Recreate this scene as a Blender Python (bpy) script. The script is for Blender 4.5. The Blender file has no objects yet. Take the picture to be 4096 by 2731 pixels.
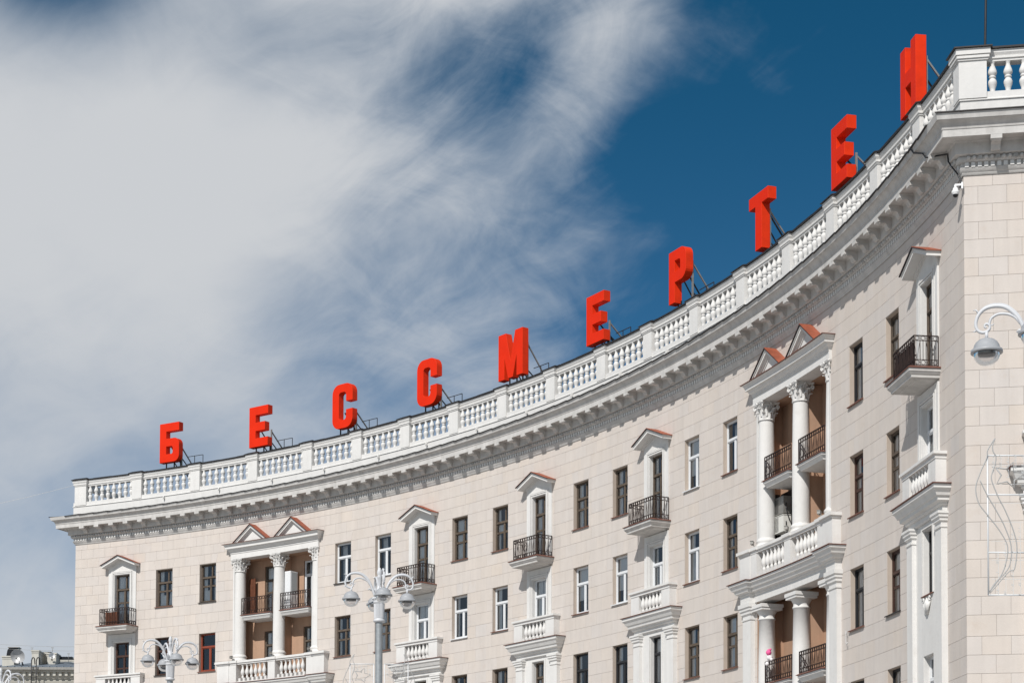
import bpy, math, random
from mathutils import Matrix, Vector
R_ = math.radians
rnd = random.Random(7)
scn = bpy.context.scene
COL = scn.collection

# ------------------------------------------------------------------ camera
EYE = 1.6
cam_d = bpy.data.cameras.new('camera')
cam = bpy.data.objects.new('camera', cam_d)
COL.objects.link(cam)
cam_d.sensor_width = 36.0
cam_d.sensor_fit = 'HORIZONTAL'
cam_d.lens = 7856.0 / 4096 * 36
cam_d.shift_y = (3368.7 - 1365.5) / 4096
cam_d.clip_end = 4000
cam.matrix_world = Matrix.Translation((0, 0, EYE)) @ Matrix.Rotation(math.pi / 2 + 0.04514, 4, 'X') @ Matrix.Rotation(0.003235, 4, 'Z')
scn.camera = cam

# ------------------------------------------------------------------ light
SUN_AZ, SUN_EL = R_(207), R_(43)          # clockwise from the view direction (+Y)
sl = bpy.data.lights.new('sun', 'SUN')
sl.energy = 4.2
sl.angle = R_(0.55)
sl.color = (1.0, 0.965, 0.92)
sun = bpy.data.objects.new('sun', sl)
COL.objects.link(sun)
sdir = Vector((math.sin(SUN_AZ) * math.cos(SUN_EL), math.cos(SUN_AZ) * math.cos(SUN_EL), math.sin(SUN_EL)))
sun.rotation_euler = sdir.to_track_quat('Z', 'Y').to_euler()
sun.location = sdir * 60
scn.view_settings.view_transform = 'Standard'
scn.view_settings.look = 'None'
scn.view_settings.exposure = 0.1
scn.view_settings.gamma = 1.0
scn.view_settings.use_curve_mapping = False

# ------------------------------------------------------------------ sky
world = bpy.data.worlds.new('World')
scn.world = world
world.use_nodes = True
NT = world.node_tree
NT.nodes.clear()


def wn(t, **k):
    n = NT.nodes.new(t)
    for a, b in k.items():
        setattr(n, a, b)
    return n


def wm(op, a, b=None, c=None, clamp=False):
    n = wn('ShaderNodeMath', operation=op)
    n.use_clamp = clamp
    for i, v in enumerate((a, b, c)):
        if v is None:
            continue
        if isinstance(v, (int, float)):
            n.inputs[i].default_value = v
        else:
            NT.links.new(v, n.inputs[i])
    return n.outputs[0]


tc = wn('ShaderNodeTexCoord')
sep = wn('ShaderNodeSeparateXYZ')
NT.links.new(tc.outputs['Generated'], sep.inputs[0])
AZ = wm('ARCTAN2', sep.outputs[0], sep.outputs[1])
EL = wm('ARCSINE', sep.outputs[2])


def cloud_noise(rot, sx, sy, detail, rough, dist, warp=0.0, seed=0.0):
    cmb = wn('ShaderNodeCombineXYZ')
    NT.links.new(AZ, cmb.inputs[0]); NT.links.new(EL, cmb.inputs[1])
    cmb.inputs[2].default_value = seed
    src = cmb.outputs[0]
    if warp:
        nz = wn('ShaderNodeTexNoise', noise_dimensions='3D')
        NT.links.new(src, nz.inputs['Vector'])
        nz.inputs['Scale'].default_value = 7.0
        nz.inputs['Detail'].default_value = 3.0
        sub = wn('ShaderNodeVectorMath', operation='SUBTRACT')
        NT.links.new(nz.outputs['Color'], sub.inputs[0]); sub.inputs[1].default_value = (.5, .5, .5)
        scl = wn('ShaderNodeVectorMath', operation='SCALE')
        NT.links.new(sub.outputs[0], scl.inputs[0]); scl.inputs['Scale'].default_value = warp
        add = wn('ShaderNodeVectorMath', operation='ADD')
        NT.links.new(src, add.inputs[0]); NT.links.new(scl.outputs[0], add.inputs[1])
        src = add.outputs[0]
    mp = wn('ShaderNodeMapping')
    mp.vector_type = 'TEXTURE'
    NT.links.new(src, mp.inputs[0])
    mp.inputs['Rotation'].default_value = (0, 0, R_(rot))
    mp.inputs['Scale'].default_value = (1 / sx, 1 / sy, 1)
    n = wn('ShaderNodeTexNoise', noise_dimensions='3D')
    NT.links.new(mp.outputs[0], n.inputs['Vector'])
    n.inputs['Scale'].default_value = 1.0
    n.inputs['Detail'].default_value = detail
    n.inputs['Roughness'].default_value = rough
    n.inputs['Distortion'].default_value = dist
    return wm('SUBTRACT', n.outputs['Fac'], 0.5)


def blob(x, y, sg, amp):
    """soft round patch of cloud, placed by its bearing: x, y, size in 1/1344 of the view's width"""
    k = 4096 / 1344
    a0, e0, sr = (x * k - 2048) / 7856, (3723 - y * k) / 7856, sg * k / 7856
    dx = wm('SUBTRACT', AZ, a0)
    dy = wm('SUBTRACT', EL, e0)
    d2 = wm('MULTIPLY_ADD', dy, dy, wm('MULTIPLY', dx, dx))
    return wm('MULTIPLY', wm('EXPONENT', wm('MULTIPLY', d2, -.5 / sr ** 2)), amp)


BLOBS = [(280, 330, 280, 1.356), (760, -150, 190, 0.846), (-200, 730, 280, 0.844), (-120, 250, 130, 0.98), (360, -150, 130, 0.886), (750, 200, 60, 0.499), (50, 0, 60, -0.833), (-120, -150, 130, 0.871), (150, 900, 90, 0.675), (600, 730, 130, 0.57), (600, 150, 60, -0.436), (400, 450, 60, -0.281), (550, 0, 60, 0.561), (800, 100, 60, 0.64), (600, 250, 60, 0.374), (950, 0, 60, -0.337), (850, 200, 60, -0.456), (-100, 900, 90, 0.422), (200, 250, 90, 0.326), (650, 0, 60, 0.662), (700, 100, 60, -0.356), (150, 0, 60, -0.184), (400, 700, 90, 0.234), (1320, 410, 280, 0.096), (400, 250, 60, 0.232), (400, 0, 60, 0.221)]
M = None
for b in BLOBS:
    o = blob(*b)
    M = o if M is None else wm('ADD', M, o)
for b in ((70, 25, 75, -.15), (330, 105, 55, -.14), (150, 90, 45, -.10), (600, 125, 60, .16), (500, 70, 60, .06), (30, 860, 90, .28), (40, 700, 70, .14), (60, 735, 110, -.10), (560, 240, 35, -.10), (720, 430, 85, .22), (600, 450, 70, .12), (820, 330, 60, .06)):
    M = wm('ADD', M, blob(*b))
M = wm('SUBTRACT', M, .35)
n1 = cloud_noise(22, 6.0, 9.0, 6, .55, .4, .10, 2.3)
n2 = cloud_noise(-12, 15.0, 24.0, 9, .60, .5, .06, 4.1)
n3 = cloud_noise(28, 8.0, 26.0, 8, .60, .5, .08, 8.7)


def sstep(v, a, b, amp):
    n = wn('ShaderNodeMapRange', interpolation_type='SMOOTHSTEP')
    NT.links.new(v, n.inputs[0])
    n.inputs['From Min'].default_value = a
    n.inputs['From Max'].default_value = b
    n.inputs['To Max'].default_value = amp
    return n.outputs[0]


# calm sheet on the left, torn wisps towards the clear side
FRAY = sstep(AZ, -.17, -.02, 1.0)
nn = wm('ADD', wm('MULTIPLY', n1, .35), wm('MULTIPLY', wm('ADD', wm('MULTIPLY', n2, .70), wm('MULTIPLY', n3, .70)), wm('MULTIPLY_ADD', FRAY, .90, .50)))
FILL_COVER = wm('MAXIMUM', sstep(wm('ABSOLUTE', AZ), .5, 1.1, .95), sstep(EL, .62, 1.0, .85))  # cloud cover added outside the view to give a neutral fill light
D = wm('ADD', wm('ADD', wm('ADD', M, FILL_COVER), nn), 0.02)
mr = wn('ShaderNodeMapRange', interpolation_type='SMOOTHSTEP')
NT.links.new(D, mr.inputs[0])
mr.inputs['From Min'].default_value = -0.06
mr.inputs['From Max'].default_value = 1.25
mr.inputs['To Min'].default_value = 0.0
mr.inputs['To Max'].default_value = 0.97
sky = wn('ShaderNodeTexSky', sky_type='NISHITA')
sky.sun_disc = False
sky.sun_elevation = SUN_EL
sky.sun_rotation = SUN_AZ
sky.altitude = 200
sky.air_density = 0.75
sky.dust_density = 0.2
sky.ozone_density = 2.2
tint = wn('ShaderNodeMix', data_type='RGBA', blend_type='MULTIPLY')
tint.inputs['Factor'].default_value = 1.0
NT.links.new(sky.outputs[0], tint.inputs['A'])
tg = wn('ShaderNodeMix', data_type='RGBA')
NT.links.new(sstep(EL, .18, .47, 1.0), tg.inputs['Factor'])
tg.inputs['A'].default_value = (0.27, 0.54, 0.64, 1)
tg.inputs['B'].default_value = (0.085, 0.45, 0.53, 1)
NT.links.new(tg.outputs['Result'], tint.inputs['B'])
cc = wn('ShaderNodeMix', data_type='RGBA')
NT.links.new(mr.outputs[0], cc.inputs['Factor'])
cc.inputs['A'].default_value = (4.2, 4.9, 5.8, 1)
cc.inputs['B'].default_value = (5.8, 5.95, 6.15, 1)
mx = wn('ShaderNodeMix', data_type='RGBA')
NT.links.new(mr.outputs[0], mx.inputs['Factor'])
NT.links.new(tint.outputs['Result'], mx.inputs['A'])
NT.links.new(cc.outputs['Result'], mx.inputs['B'])
bg = wn('ShaderNodeBackground')
bg.inputs['Strength'].default_value = 0.1
NT.links.new(mx.outputs['Result'], bg.inputs['Color'])
wo = wn('ShaderNodeOutputWorld')
NT.links.new(bg.outputs[0], wo.inputs[0])


# ------------------------------------------------------------------ materials
def mat(name, col, rough=.8, metal=0.0, noise=0.0, nscale=3.0, bump=0.0, bscale=40.0, streak=0.0, tint=False,
        grime=None, grime_amt=0.0, coat=0.0, spec=.3):
    m = bpy.data.materials.new(name)
    m.use_nodes = True
    t = m.node_tree
    b = t.nodes['Principled BSDF']
    b.inputs['Roughness'].default_value = rough
    b.inputs['Metallic'].default_value = metal
    b.inputs['Specular IOR Level'].default_value = spec
    b.inputs['Coat Weight'].default_value = coat
    L = t.links

    def N(ty, **k):
        n = t.nodes.new(ty)
        for a, c in k.items():
            setattr(n, a, c)
        return n
    geo = N('ShaderNodeNewGeometry')
    cur = None
    rgb = N('ShaderNodeRGB')
    rgb.outputs[0].default_value = (*col, 1)
    cur = rgb.outputs[0]

    def mul(cur, fac_out, lo, hi):
        mrr = N('ShaderNodeMapRange')
        L.new(fac_out, mrr.inputs[0])
        mrr.inputs['From Min'].default_value = .25
        mrr.inputs['From Max'].default_value = .75
        mrr.inputs['To Min'].default_value = lo
        mrr.inputs['To Max'].default_value = hi
        mm = N('ShaderNodeVectorMath', operation='SCALE')
        L.new(cur, mm.inputs[0]); L.new(mrr.outputs[0], mm.inputs['Scale'])
        return mm.outputs[0]
    if noise:
        n = N('ShaderNodeTexNoise')
        n.inputs['Scale'].default_value = nscale
        n.inputs['Detail'].default_value = 6
        n.inputs['Roughness'].default_value = .62
        L.new(geo.outputs['Position'], n.inputs['Vector'])
        cur = mul(cur, n.outputs['Fac'], 1 - noise, 1 + noise * .6)
    if streak:
        mp = N('ShaderNodeMapping')
        L.new(geo.outputs['Position'], mp.inputs[0])
        mp.inputs['Scale'].default_value = (2.6, 2.6, .22)
        n = N('ShaderNodeTexNoise')
        n.inputs['Scale'].default_value = 1.6
        n.inputs['Detail'].default_value = 5
        L.new(mp.outputs[0], n.inputs['Vector'])
        cur = mul(cur, n.outputs['Fac'], 1 - streak, 1 + streak * .4)
    if tint:
        a = N('ShaderNodeAttribute', attribute_name='tint')
        mm = N('ShaderNodeVectorMath', operation='MULTIPLY')
        L.new(cur, mm.inputs[0]); L.new(a.outputs['Color'], mm.inputs[1])
        cur = mm.outputs[0]
    if grime:
        n = N('ShaderNodeTexNoise')
        n.inputs['Scale'].default_value = 2.3
        n.inputs['Detail'].default_value = 9
        n.inputs['Roughness'].default_value = .7
        L.new(geo.outputs['Position'], n.inputs['Vector'])
        r = N('ShaderNodeMapRange')
        L.new(n.outputs['Fac'], r.inputs[0])
        r.inputs['From Min'].default_value = .56
        r.inputs['From Max'].default_value = .74
        r.inputs['To Max'].default_value = grime_amt
        x = N('ShaderNodeMix', data_type='RGBA')
        L.new(r.outputs[0], x.inputs['Factor']); L.new(cur, x.inputs['A'])
        x.inputs['B'].default_value = (*grime, 1)
        cur = x.outputs['Result']
    L.new(cur, b.inputs['Base Color'])
    if bump:
        n = N('ShaderNodeTexNoise')
        n.inputs['Scale'].default_value = bscale
        n.inputs['Detail'].default_value = 4
        L.new(geo.outputs['Position'], n.inputs['Vector'])
        bp = N('ShaderNodeBump')
        bp.inputs['Strength'].default_value = bump
        bp.inputs['Distance'].default_value = .02
        L.new(n.outputs['Fac'], bp.inputs['Height'])
        L.new(bp.outputs[0], b.inputs['Normal'])
    return m


M_STONE = mat('limestone_blocks', (.560, .508, .465), .85, noise=.05, nscale=1.3, bump=.15, bscale=25, streak=.06, tint=True,
              grime=(.47, .38, .31), grime_amt=.30)
M_MORTAR = mat('mortar', (.45, .40, .355), .95, noise=.1)
M_REVEAL = mat('reveal_plaster', (.48, .405, .34), .9, noise=.08, nscale=2, streak=.1)
M_WHITE = mat('white_stucco', (.650, .638, .618), .75, noise=.05, nscale=2.5, bump=.25, bscale=12, streak=.06,
              grime=(.48, .44, .40), grime_amt=.35)
M_WHITE_OLD = mat('weathered_white_stucco', (.53, .515, .495), .85, noise=.12, nscale=2.2, bump=.35, bscale=10, streak=.16,
                  grime=(.26, .24, .22), grime_amt=.5)
M_PEACH = mat('peach_plaster', (.42, .27, .185), .9, noise=.12, nscale=1.6, streak=.12)
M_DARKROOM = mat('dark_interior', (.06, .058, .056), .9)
M_TIN = mat('black_sheet_metal', (.035, .032, .032), .5, metal=.3, noise=.3, nscale=4)
M_RUST = mat('brown_sheet_metal', (.17, .075, .055), .6, noise=.3, nscale=4)
M_ROOF = mat('red_sheet_metal', (.30, .085, .045), .6, noise=.35, nscale=3, grime=(.12, .05, .035), grime_amt=.6)
M_IRON = mat('rusty_black_iron', (.036, .022, .019), .65, metal=.2, noise=.4, nscale=9)
M_RED = mat('red_letter_plastic', (.65, .024, .004), .55, noise=.10, nscale=1.5, grime=(.35, .02, .01), grime_amt=.25, spec=.12)
M_REDSIDE = mat('red_letter_return', (.70, .034, .005), .5, noise=.16, nscale=2.5, grime=(.35, .02, .01), grime_amt=.35, spec=.15)
M_STEEL = mat('galvanized_steel', (.30, .29, .27), .5, metal=.5, noise=.25, nscale=8, grime=(.20, .09, .04), grime_amt=.7)
M_BLACKST = mat('dark_painted_steel', (.03, .03, .032), .5, metal=.2, noise=.3, nscale=8)
M_WOODF = mat('weathered_wood_frame', (.115, .088, .066), .75, noise=.3, nscale=9, streak=.3)
M_BROWNF = mat('dark_brown_frame', (.060, .030, .022), .5, noise=.2)
M_REDF = mat('red_brown_frame', (.24, .055, .030), .5, noise=.2)
M_BLACKF = mat('black_frame', (.022, .022, .024), .45)
M_WHITEF = mat('white_plastic_frame', (.66, .67, .68), .35, noise=.03)
M_CURT = mat('white_curtain', (.80, .79, .77), .9, noise=.12, nscale=14)
M_BLIND = mat('grey_blind', (.42, .45, .46), .9, noise=.05)
M_LAMPGREY = mat('lamp_dome_grey', (.33, .34, .355), .42, noise=.04, coat=.3)
M_LAMPWHITE = mat('lamp_white_paint', (.56, .57, .59), .4, noise=.05, grime=(.45, .42, .38), grime_amt=.25)
M_POLE = mat('galvanized_pole', (.34, .36, .37), .5, metal=.45, noise=.25, nscale=7)
M_GARLAND = mat('garland_cable', (.58, .585, .58), .6)
M_RIBBON = mat('grey_light_tube', (.38, .38, .375), .5)
M_AC = mat('ac_white', (.62, .61, .57), .5, noise=.08)
M_PLASTICW = mat('white_plastic', (.75, .75, .75), .35)
M_PLASTICB = mat('black_plastic', (.015, .015, .017), .3)
M_GREYROOF = mat('grey_sheet_roof', (.17, .20, .235), .5, metal=.2, noise=.15, nscale=1.5, streak=.15)
M_CREAM = mat('cream_plaster', (.54, .52, .465), .9, noise=.10, nscale=.8, streak=.12, grime=(.36, .30, .24), grime_amt=.3)
M_DISH = mat('dish_metal', (.42, .42, .42), .4, metal=.3, noise=.15)
M_GROUND = mat('paving', (.38, .36, .34), .9, noise=.15, nscale=.4)
M_TOY = mat('pink_toy', (.75, .12, .30), .8)
M_TOYW = mat('white_toy', (.75, .72, .72), .8)
M_BOARD = mat('wooden_board', (.14, .05, .025), .7, noise=.3, nscale=6, streak=.3)
M_LEAF = mat('house_plant', (.10, .16, .07), .8, noise=.3, nscale=20)
M_PETAL = mat('white_petals', (.80, .78, .76), .8)


def glass_mat(name, tr, col, rough=.02, ior=1.5):
    m = bpy.data.materials.new(name)
    m.use_nodes = True
    t = m.node_tree
    t.nodes.clear()
    o = t.nodes.new('ShaderNodeOutputMaterial')
    g = t.nodes.new('ShaderNodeBsdfGlossy')
    g.inputs['Roughness'].default_value = rough
    g.inputs['Color'].default_value = (.9, .93, .96, 1)
    tp = t.nodes.new('ShaderNodeBsdfTransparent')
    tp.inputs['Color'].default_value = (*col, 1)
    f = t.nodes.new('ShaderNodeFresnel')
    f.inputs['IOR'].default_value = ior
    ma = t.nodes.new('ShaderNodeMath')
    ma.operation = 'MULTIPLY_ADD'
    ma.inputs[1].default_value = 1.0
    ma.inputs[2].default_value = tr
    t.links.new(f.outputs[0], ma.inputs[0])
    x = t.nodes.new('ShaderNodeMixShader')
    t.links.new(ma.outputs[0], x.inputs[0]); t.links.new(tp.outputs[0], x.inputs[1]); t.links.new(g.outputs[0], x.inputs[2])
    t.links.new(x.outputs[0], o.inputs[0])
    return m


M_PANE = glass_mat('window_glass', .045, (.97, .98, .98))
M_GLOBE = glass_mat('clear_globe', .10, (.88, .88, .89), .06, 1.45)


# ------------------------------------------------------------------ mesh builder
class MB:
    def __init__(s):
        s.v, s.f, s.m, s.sm, s.t = [], [], [], [], []
        s.mi = 0
        s.smooth = False
        s.tint = (1, 1, 1)

    def face(s, *idx):
        s.f.append(idx); s.m.append(s.mi); s.sm.append(s.smooth); s.t.append(s.tint)

    def add(s, pts):
        k = len(s.v); s.v.extend(pts); return k

    def poly(s, pts):
        k = s.add(pts); s.face(*range(k, k + len(pts)))

    def box(s, x0, x1, y0, y1, z0, z1, nx=1):
        k = len(s.v)
        for i in range(nx + 1):
            x = x0 + (x1 - x0) * i / nx
            s.v += [(x, y0, z0), (x, y1, z0), (x, y1, z1), (x, y0, z1)]
        for i in range(nx):
            a = k + 4 * i; b = a + 4
            s.face(a, b, b + 3, a + 3); s.face(a + 1, a + 2, b + 2, b + 1)
            s.face(a, a + 1, b + 1, b); s.face(a + 3, b + 3, b + 2, a + 2)
        e = k + 4 * nx
        s.face(k, k + 3, k + 2, k + 1); s.face(e, e + 1, e + 2, e + 3)

    def prism(s, pts, y0, y1):
        """pts: outline in (x, z), counter-clockwise seen from the front; y0 front, y1 back"""
        n = len(pts)
        k = s.add([(x, y0, z) for x, z in pts] + [(x, y1, z) for x, z in pts])
        s.face(*range(k, k + n)); s.face(*range(k + 2 * n - 1, k + n - 1, -1))
        for i in range(n):
            j = (i + 1) % n
            s.face(k + i, k + n + i, k + n + j, k + j)

    def loft(s, xc, rings, yb=.03, nx=1, cap=True):
        """horizontal slabs of mouldings: rings of (half width, projection, z), bottom to top or top to bottom"""
        n = nx + 3
        ks = []
        for hx, e, z in rings:
            pts = [(xc - hx, yb, z)] + [(xc - hx + 2 * hx * i / nx, -e, z) for i in range(nx + 1)] + [(xc + hx, yb, z)]
            ks.append(s.add(pts))
        up = rings[-1][2] >= rings[0][2]
        for a, b in zip(ks, ks[1:]):
            for i in range(n - 1):
                q = (a + i, a + i + 1, b + i + 1, b + i)
                s.face(*(q if up else q[::-1]))
        if cap:
            A, B = ks[0], ks[-1]
            bot = tuple(range(A + n - 1, A - 1, -1)); top = tuple(range(B, B + n))
            s.face(*(bot if up else bot[::-1])); s.face(*(top if up else top[::-1]))

    def lathe(s, prof, n=12, c=(0, 0, 0), sm=True, a0=0, a1=2 * math.pi, phase=0.0):
        s0 = s.smooth; s.smooth = sm
        k = len(s.v)
        full = abs(a1 - a0 - 2 * math.pi) < 1e-6
        m = n if full else n + 1
        for r, z in prof:
            for i in range(m):
                a = a0 + (a1 - a0) * i / n + phase
                s.v.append((c[0] + r * math.cos(a), c[1] + r * math.sin(a), c[2] + z))
        for j in range(len(prof) - 1):
            for i in range(n):
                i2 = (i + 1) % m
                s.face(k + j * m + i, k + j * m + i2, k + (j + 1) * m + i2, k + (j + 1) * m + i)
        s.smooth = s0

    def tube(s, pts, r, n=6, r1=None, cap=True):
        s0 = s.smooth; s.smooth = n > 4
        P = [Vector(p) for p in pts]
        k = len(s.v)
        up = None
        for i, p in enumerate(P):
            d = (P[min(i + 1, len(P) - 1)] - P[max(i - 1, 0)]).normalized()
            if up is None:
                up = Vector((0, 0, 1)) if abs(d.z) < .9 else Vector((0, 1, 0))
            x = d.cross(up).normalized(); u = x.cross(d).normalized(); up = u
            rr = r if r1 is None else r + (r1 - r) * i / (len(P) - 1)
            for j in range(n):
                a = 2 * math.pi * (j + .5) / n
                q = p + x * (rr * math.cos(a)) + u * (rr * math.sin(a))
                s.v.append(tuple(q))
        for i in range(len(P) - 1):
            for j in range(n):
                j2 = (j + 1) % n
                s.face(k + i * n + j, k + i * n + j2, k + (i + 1) * n + j2, k + (i + 1) * n + j)
        if cap:
            s.face(*range(k + n - 1, k - 1, -1)); s.face(*range(k + (len(P) - 1) * n, k + len(P) * n))
        s.smooth = s0

    def ball(s, c, r, n=8, m=5, sz=1.0):
        s.lathe([(r * math.sin(math.pi * j / m), -r * sz * math.cos(math.pi * j / m)) for j in range(m + 1)], n, c)

    def mapv(s, fn, k0=0):
        for i in range(k0, len(s.v)):
            s.v[i] = tuple(fn(*s.v[i]))

    def mesh(s, name, mats):
        me = bpy.data.meshes.new(name)
        me.from_pydata(s.v, [], s.f)
        for m in (mats if isinstance(mats, (list, tuple)) else [mats]):
            me.materials.append(m)
        me.polygons.foreach_set('material_index', s.m)
        me.polygons.foreach_set('use_smooth', s.sm)
        if any(t != (1, 1, 1) for t in s.t):
            at = me.attributes.new('tint', 'FLOAT_COLOR', 'FACE')
            fl = []
            for t in s.t:
                fl += [*t, 1]
            at.data.foreach_set('color', fl)
        me.update()
        return me

    def build(s, name, mats, parent=None, mx=None, **p):
        return link(name, s.mesh(name, mats), parent, mx, **p)


def link(name, me, parent=None, mx=None, **p):
    o = bpy.data.objects.new(name, me)
    COL.objects.link(o)
    if parent is not None:
        o.parent = parent
        o['_p'] = 1
        del o['_p']
        if mx is not None:
            o.matrix_world = mx
            if parent.type != 'EMPTY' or True:
                o.matrix_parent_inverse = WM.get(parent.name, Matrix()).inverted()
                o.matrix_basis = mx
    elif mx is not None:
        o.matrix_world = mx
    if mx is not None:
        WM[o.name] = mx
    for a, b in p.items():
        o[a] = b
    return o


WM = {}


def thing(name, label, cat, mx=None, group=None):
    o = bpy.data.objects.new(name, None)
    COL.objects.link(o)
    o.empty_display_size = .3
    if mx is not None:
        o.matrix_world = mx
        WM[o.name] = mx
    o['label'] = label; o['category'] = cat
    if group:
        o['group'] = group
    return o


# ------------------------------------------------------------------ the curved front: an arc of a circle, then a straight end block
CX, CY, RAD, T0 = -48.631173, 47.977746, 60.787398, 0.4312716
S0 = 65.16
TE = T0 + S0 / RAD
BA = R_(10.0)
RW = RAD + .1
C0 = Vector((CX + RW * math.sin(TE), CY + RW * math.cos(TE)))
BD = Vector((math.cos(BA), -math.sin(BA)))
BI = Vector((math.sin(BA), math.cos(BA)))


def arc(x, y, z):
    t = T0 + x / RAD
    r = RW + y
    return (CX + r * math.sin(t), CY + r * math.cos(t), z + EYE)


def flat(x, y, z):
    p = C0 + BD * x + BI * y
    return (p.x, p.y, z + EYE)


def FM(s, y=0, z=0):
    t = T0 + s / RAD
    p = arc(s, y, z)
    return Matrix(((math.cos(t), math.sin(t), 0, p[0]), (-math.sin(t), math.cos(t), 0, p[1]), (0, 0, 1, p[2]), (0, 0, 0, 1)))


def FB(u, y=0, z=0):
    p = flat(u, y, z)
    return Matrix(((BD.x, BI.x, 0, p[0]), (BD.y, BI.y, 0, p[1]), (0, 0, 1, p[2]), (0, 0, 0, 1)))


bld = thing('curved_apartment_building', 'long concave cream stone apartment building with white cornice and balustrade under red roof letters', 'building')

# ---- openings
ROWS = [18.60, 15.06, 11.46, 7.89]
WINC = [5.85, 8.76, 18.0, 20.79, 26.22, 29.11, 34.95, 37.83, 43.18, 46.08, 55.95, 58.93]
BAYC = [3.12, 23.56, 31.98, 40.58, 62.02]
LOGC = [13.38, 51.02]
openings = []      # (s0, s1, z0, z1)
windows = []       # (s centre, w, z0, z1, style, curtain)
STY = {  # per column: styles for rows 1..4 (style, curtain)
    0: ['wood_sheet', 'brown_dark', 'wood_side', 'wood_side'], 1: ['wood_side', 'red_plant', 'wood_side', 'wood_side'],
    2: ['white_plain', 'wood_side', 'wood_side', 'wood_side'], 3: ['white_plain', 'wood_side', 'wood_side', 'wood_side'],
    4: ['wood_lace', 'white_side', 'wood_side', 'wood_side'], 5: ['wood_lace', 'white_tilt', 'wood_side', 'wood_side'],
    6: ['wood_side', 'white_blind', 'black_side', 'wood_side'], 7: ['wood_side', 'white_blind', 'black_side', 'wood_side'],
    8: ['white_blind', 'white_tilt', 'wood_redc', 'wood_side'], 9: ['white_plain', 'wood_side', 'wood_side', 'wood_side'],
    10: ['black_tilt', 'brown_tilt', 'black_side', 'black_side'], 11: ['wood_open', 'wood_side', 'brown_tilt', 'black_side']}
for i, c in enumerate(WINC):
    for r in range(4):
        if r == 3 and c < 30:
            continue
        z1 = ROWS[r]; z0 = z1 - 1.93
        openings.append((c - .55, c + .55, z0, z1))
        windows.append((c, 1.10, z0, z1, STY[i][r]))
BSTY = {0: ['wood_door', 'brown_dark', 'wood_side', 'wood_side'], 1: ['wood_lace', 'white_side', 'wood_side', 'wood_side'],
        2: ['wood_open', 'white_side', 'wood_side', 'wood_side'], 3: ['wood_side', 'white_side', 'black_side', 'wood_side'],
        4: ['wood_side', 'white_side', 'black_side', 'white_plain'], 5: ['wood_side', 'white_side', 'black_side', 'white_plain']}
BAYROWS = [(15.80, 18.55, .50), (12.45, 15.00, .50), (9.57, 11.44, .42), (5.95, 7.84, .42)]
for i, c in enumerate(BAYC):
    for r, (z0, z1, hw) in enumerate(BAYROWS):
        if r == 3 and c < 30:
            continue
        openings.append((c - hw, c + hw, z0, z1))
        windows.append((c, 2 * hw, z0, z1, BSTY[i][r]))
for c in LOGC:
    openings.append((c - 2.88, c + 2.88, 12.42, 18.68))
    openings.append((c - 2.88, c + 2.88, 5.0, 11.62))

# ---- stone courses
HC = [20.42, 20.07, 19.58, 19.10, 18.62, 18.12, 17.62, 17.12, 16.60, 16.10, 15.60, 15.07, 14.57, 14.08, 13.56, 13.03, 12.50,
      11.97, 11.47, 10.97, 10.47, 9.97, 9.47, 8.97, 8.47, 7.90, 7.40, 6.90, 6.40, 5.90, 5.40]
GAP = .005


def block_polys(L, ops, winc, seed):
    """running bond over the length L; returns quads [(x,z)*4] clipped round the openings"""
    out = []
    for ci in range(len(HC) - 1):
        z1, z0 = HC[ci], HC[ci + 1]
        w = .76
        off = (.38 if ci % 2 else 0.0)
        vous = [c for c in winc for r in ROWS if abs(r - z0) < .1]
        js = []
        x = off if off else 0.0
        js.append((0.0, 0.0))
        x = off if off else w
        while x < L - .2:
            if all(abs(x - c) > .98 for c in vous):
                js.append((x + rnd.uniform(-.012, .012),) * 2)
            x += w
        for c in vous:
            for b, t in ((-.55, -.70), (-.19, -.235), (.19, .235), (.55, .70)):
                js.append((c + b, c + t))
        js.append((L, L))
        js.sort()
        for (b0, t0), (b1, t1) in zip(js, js[1:]):
            if b1 - b0 < .05:
                continue
            pieces = [(b0, b1, t0, t1, z0, z1)]
            for (o0, o1, p0, p1) in ops:
                nxt = []
                for (a0, a1, c0, c1, y0, y1) in pieces:
                    lo, hi = max(a0, o0), min(a1, o1)
                    if hi - lo < .01 or min(y1, p1) - max(y0, p0) < .02:
                        nxt.append((a0, a1, c0, c1, y0, y1)); continue
                    if o0 - a0 > .03: nxt.append((a0, o0, c0, o0, y0, y1))
                    if a1 - o1 > .03: nxt.append((o1, a1, o1, c1, y0, y1))
                    if y1 - p1 > .05: nxt.append((lo, hi, lo, hi, p1, y1))
                    if p0 - y0 > .05: nxt.append((lo, hi, lo, hi, y0, p0))
                pieces = nxt
            out += pieces
    return out


def block_tint():
    v = 1 + rnd.gauss(0, .010)
    h = rnd.gauss(0, .007)
    return (v * (1 + h), v, v * (1 - h * 1.4))


def add_block(mb, p, x0=0.0, zz=0.0, depth=.03):
    a0, a1, c0, c1, y0, y1 = p
    g = .0028
    gz = .0042
    pr = 0.0
    mb.prism([(a0 + g - x0, y0 + gz - zz), (a1 - g - x0, y0 + gz - zz), (c1 - g - x0, y1 - gz - zz), (c0 + g - x0, y1 - gz - zz)], pr, depth)


UOPS = []
UB = 2.98
for r, (z0, z1, hw) in enumerate(BAYROWS):
    UOPS.append((UB - hw, UB + hw, z0, z1))
ablk = block_polys(S0, openings, WINC, 1)
bblk = block_polys(9.0, UOPS, [], 2)
cand = sorted([('b', p) for p in bblk if p[0] < 1.9 and p[4] > 6.3] + [('a', p) for p in ablk if p[5] < 20.3 and p[5] > 6.5],
              key=lambda q: -(100 if q[0] == 'b' else q[1][0]))
single = cand[:300]
sids = set(id(q[1]) for q in single)
wall_mb = MB()


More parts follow.
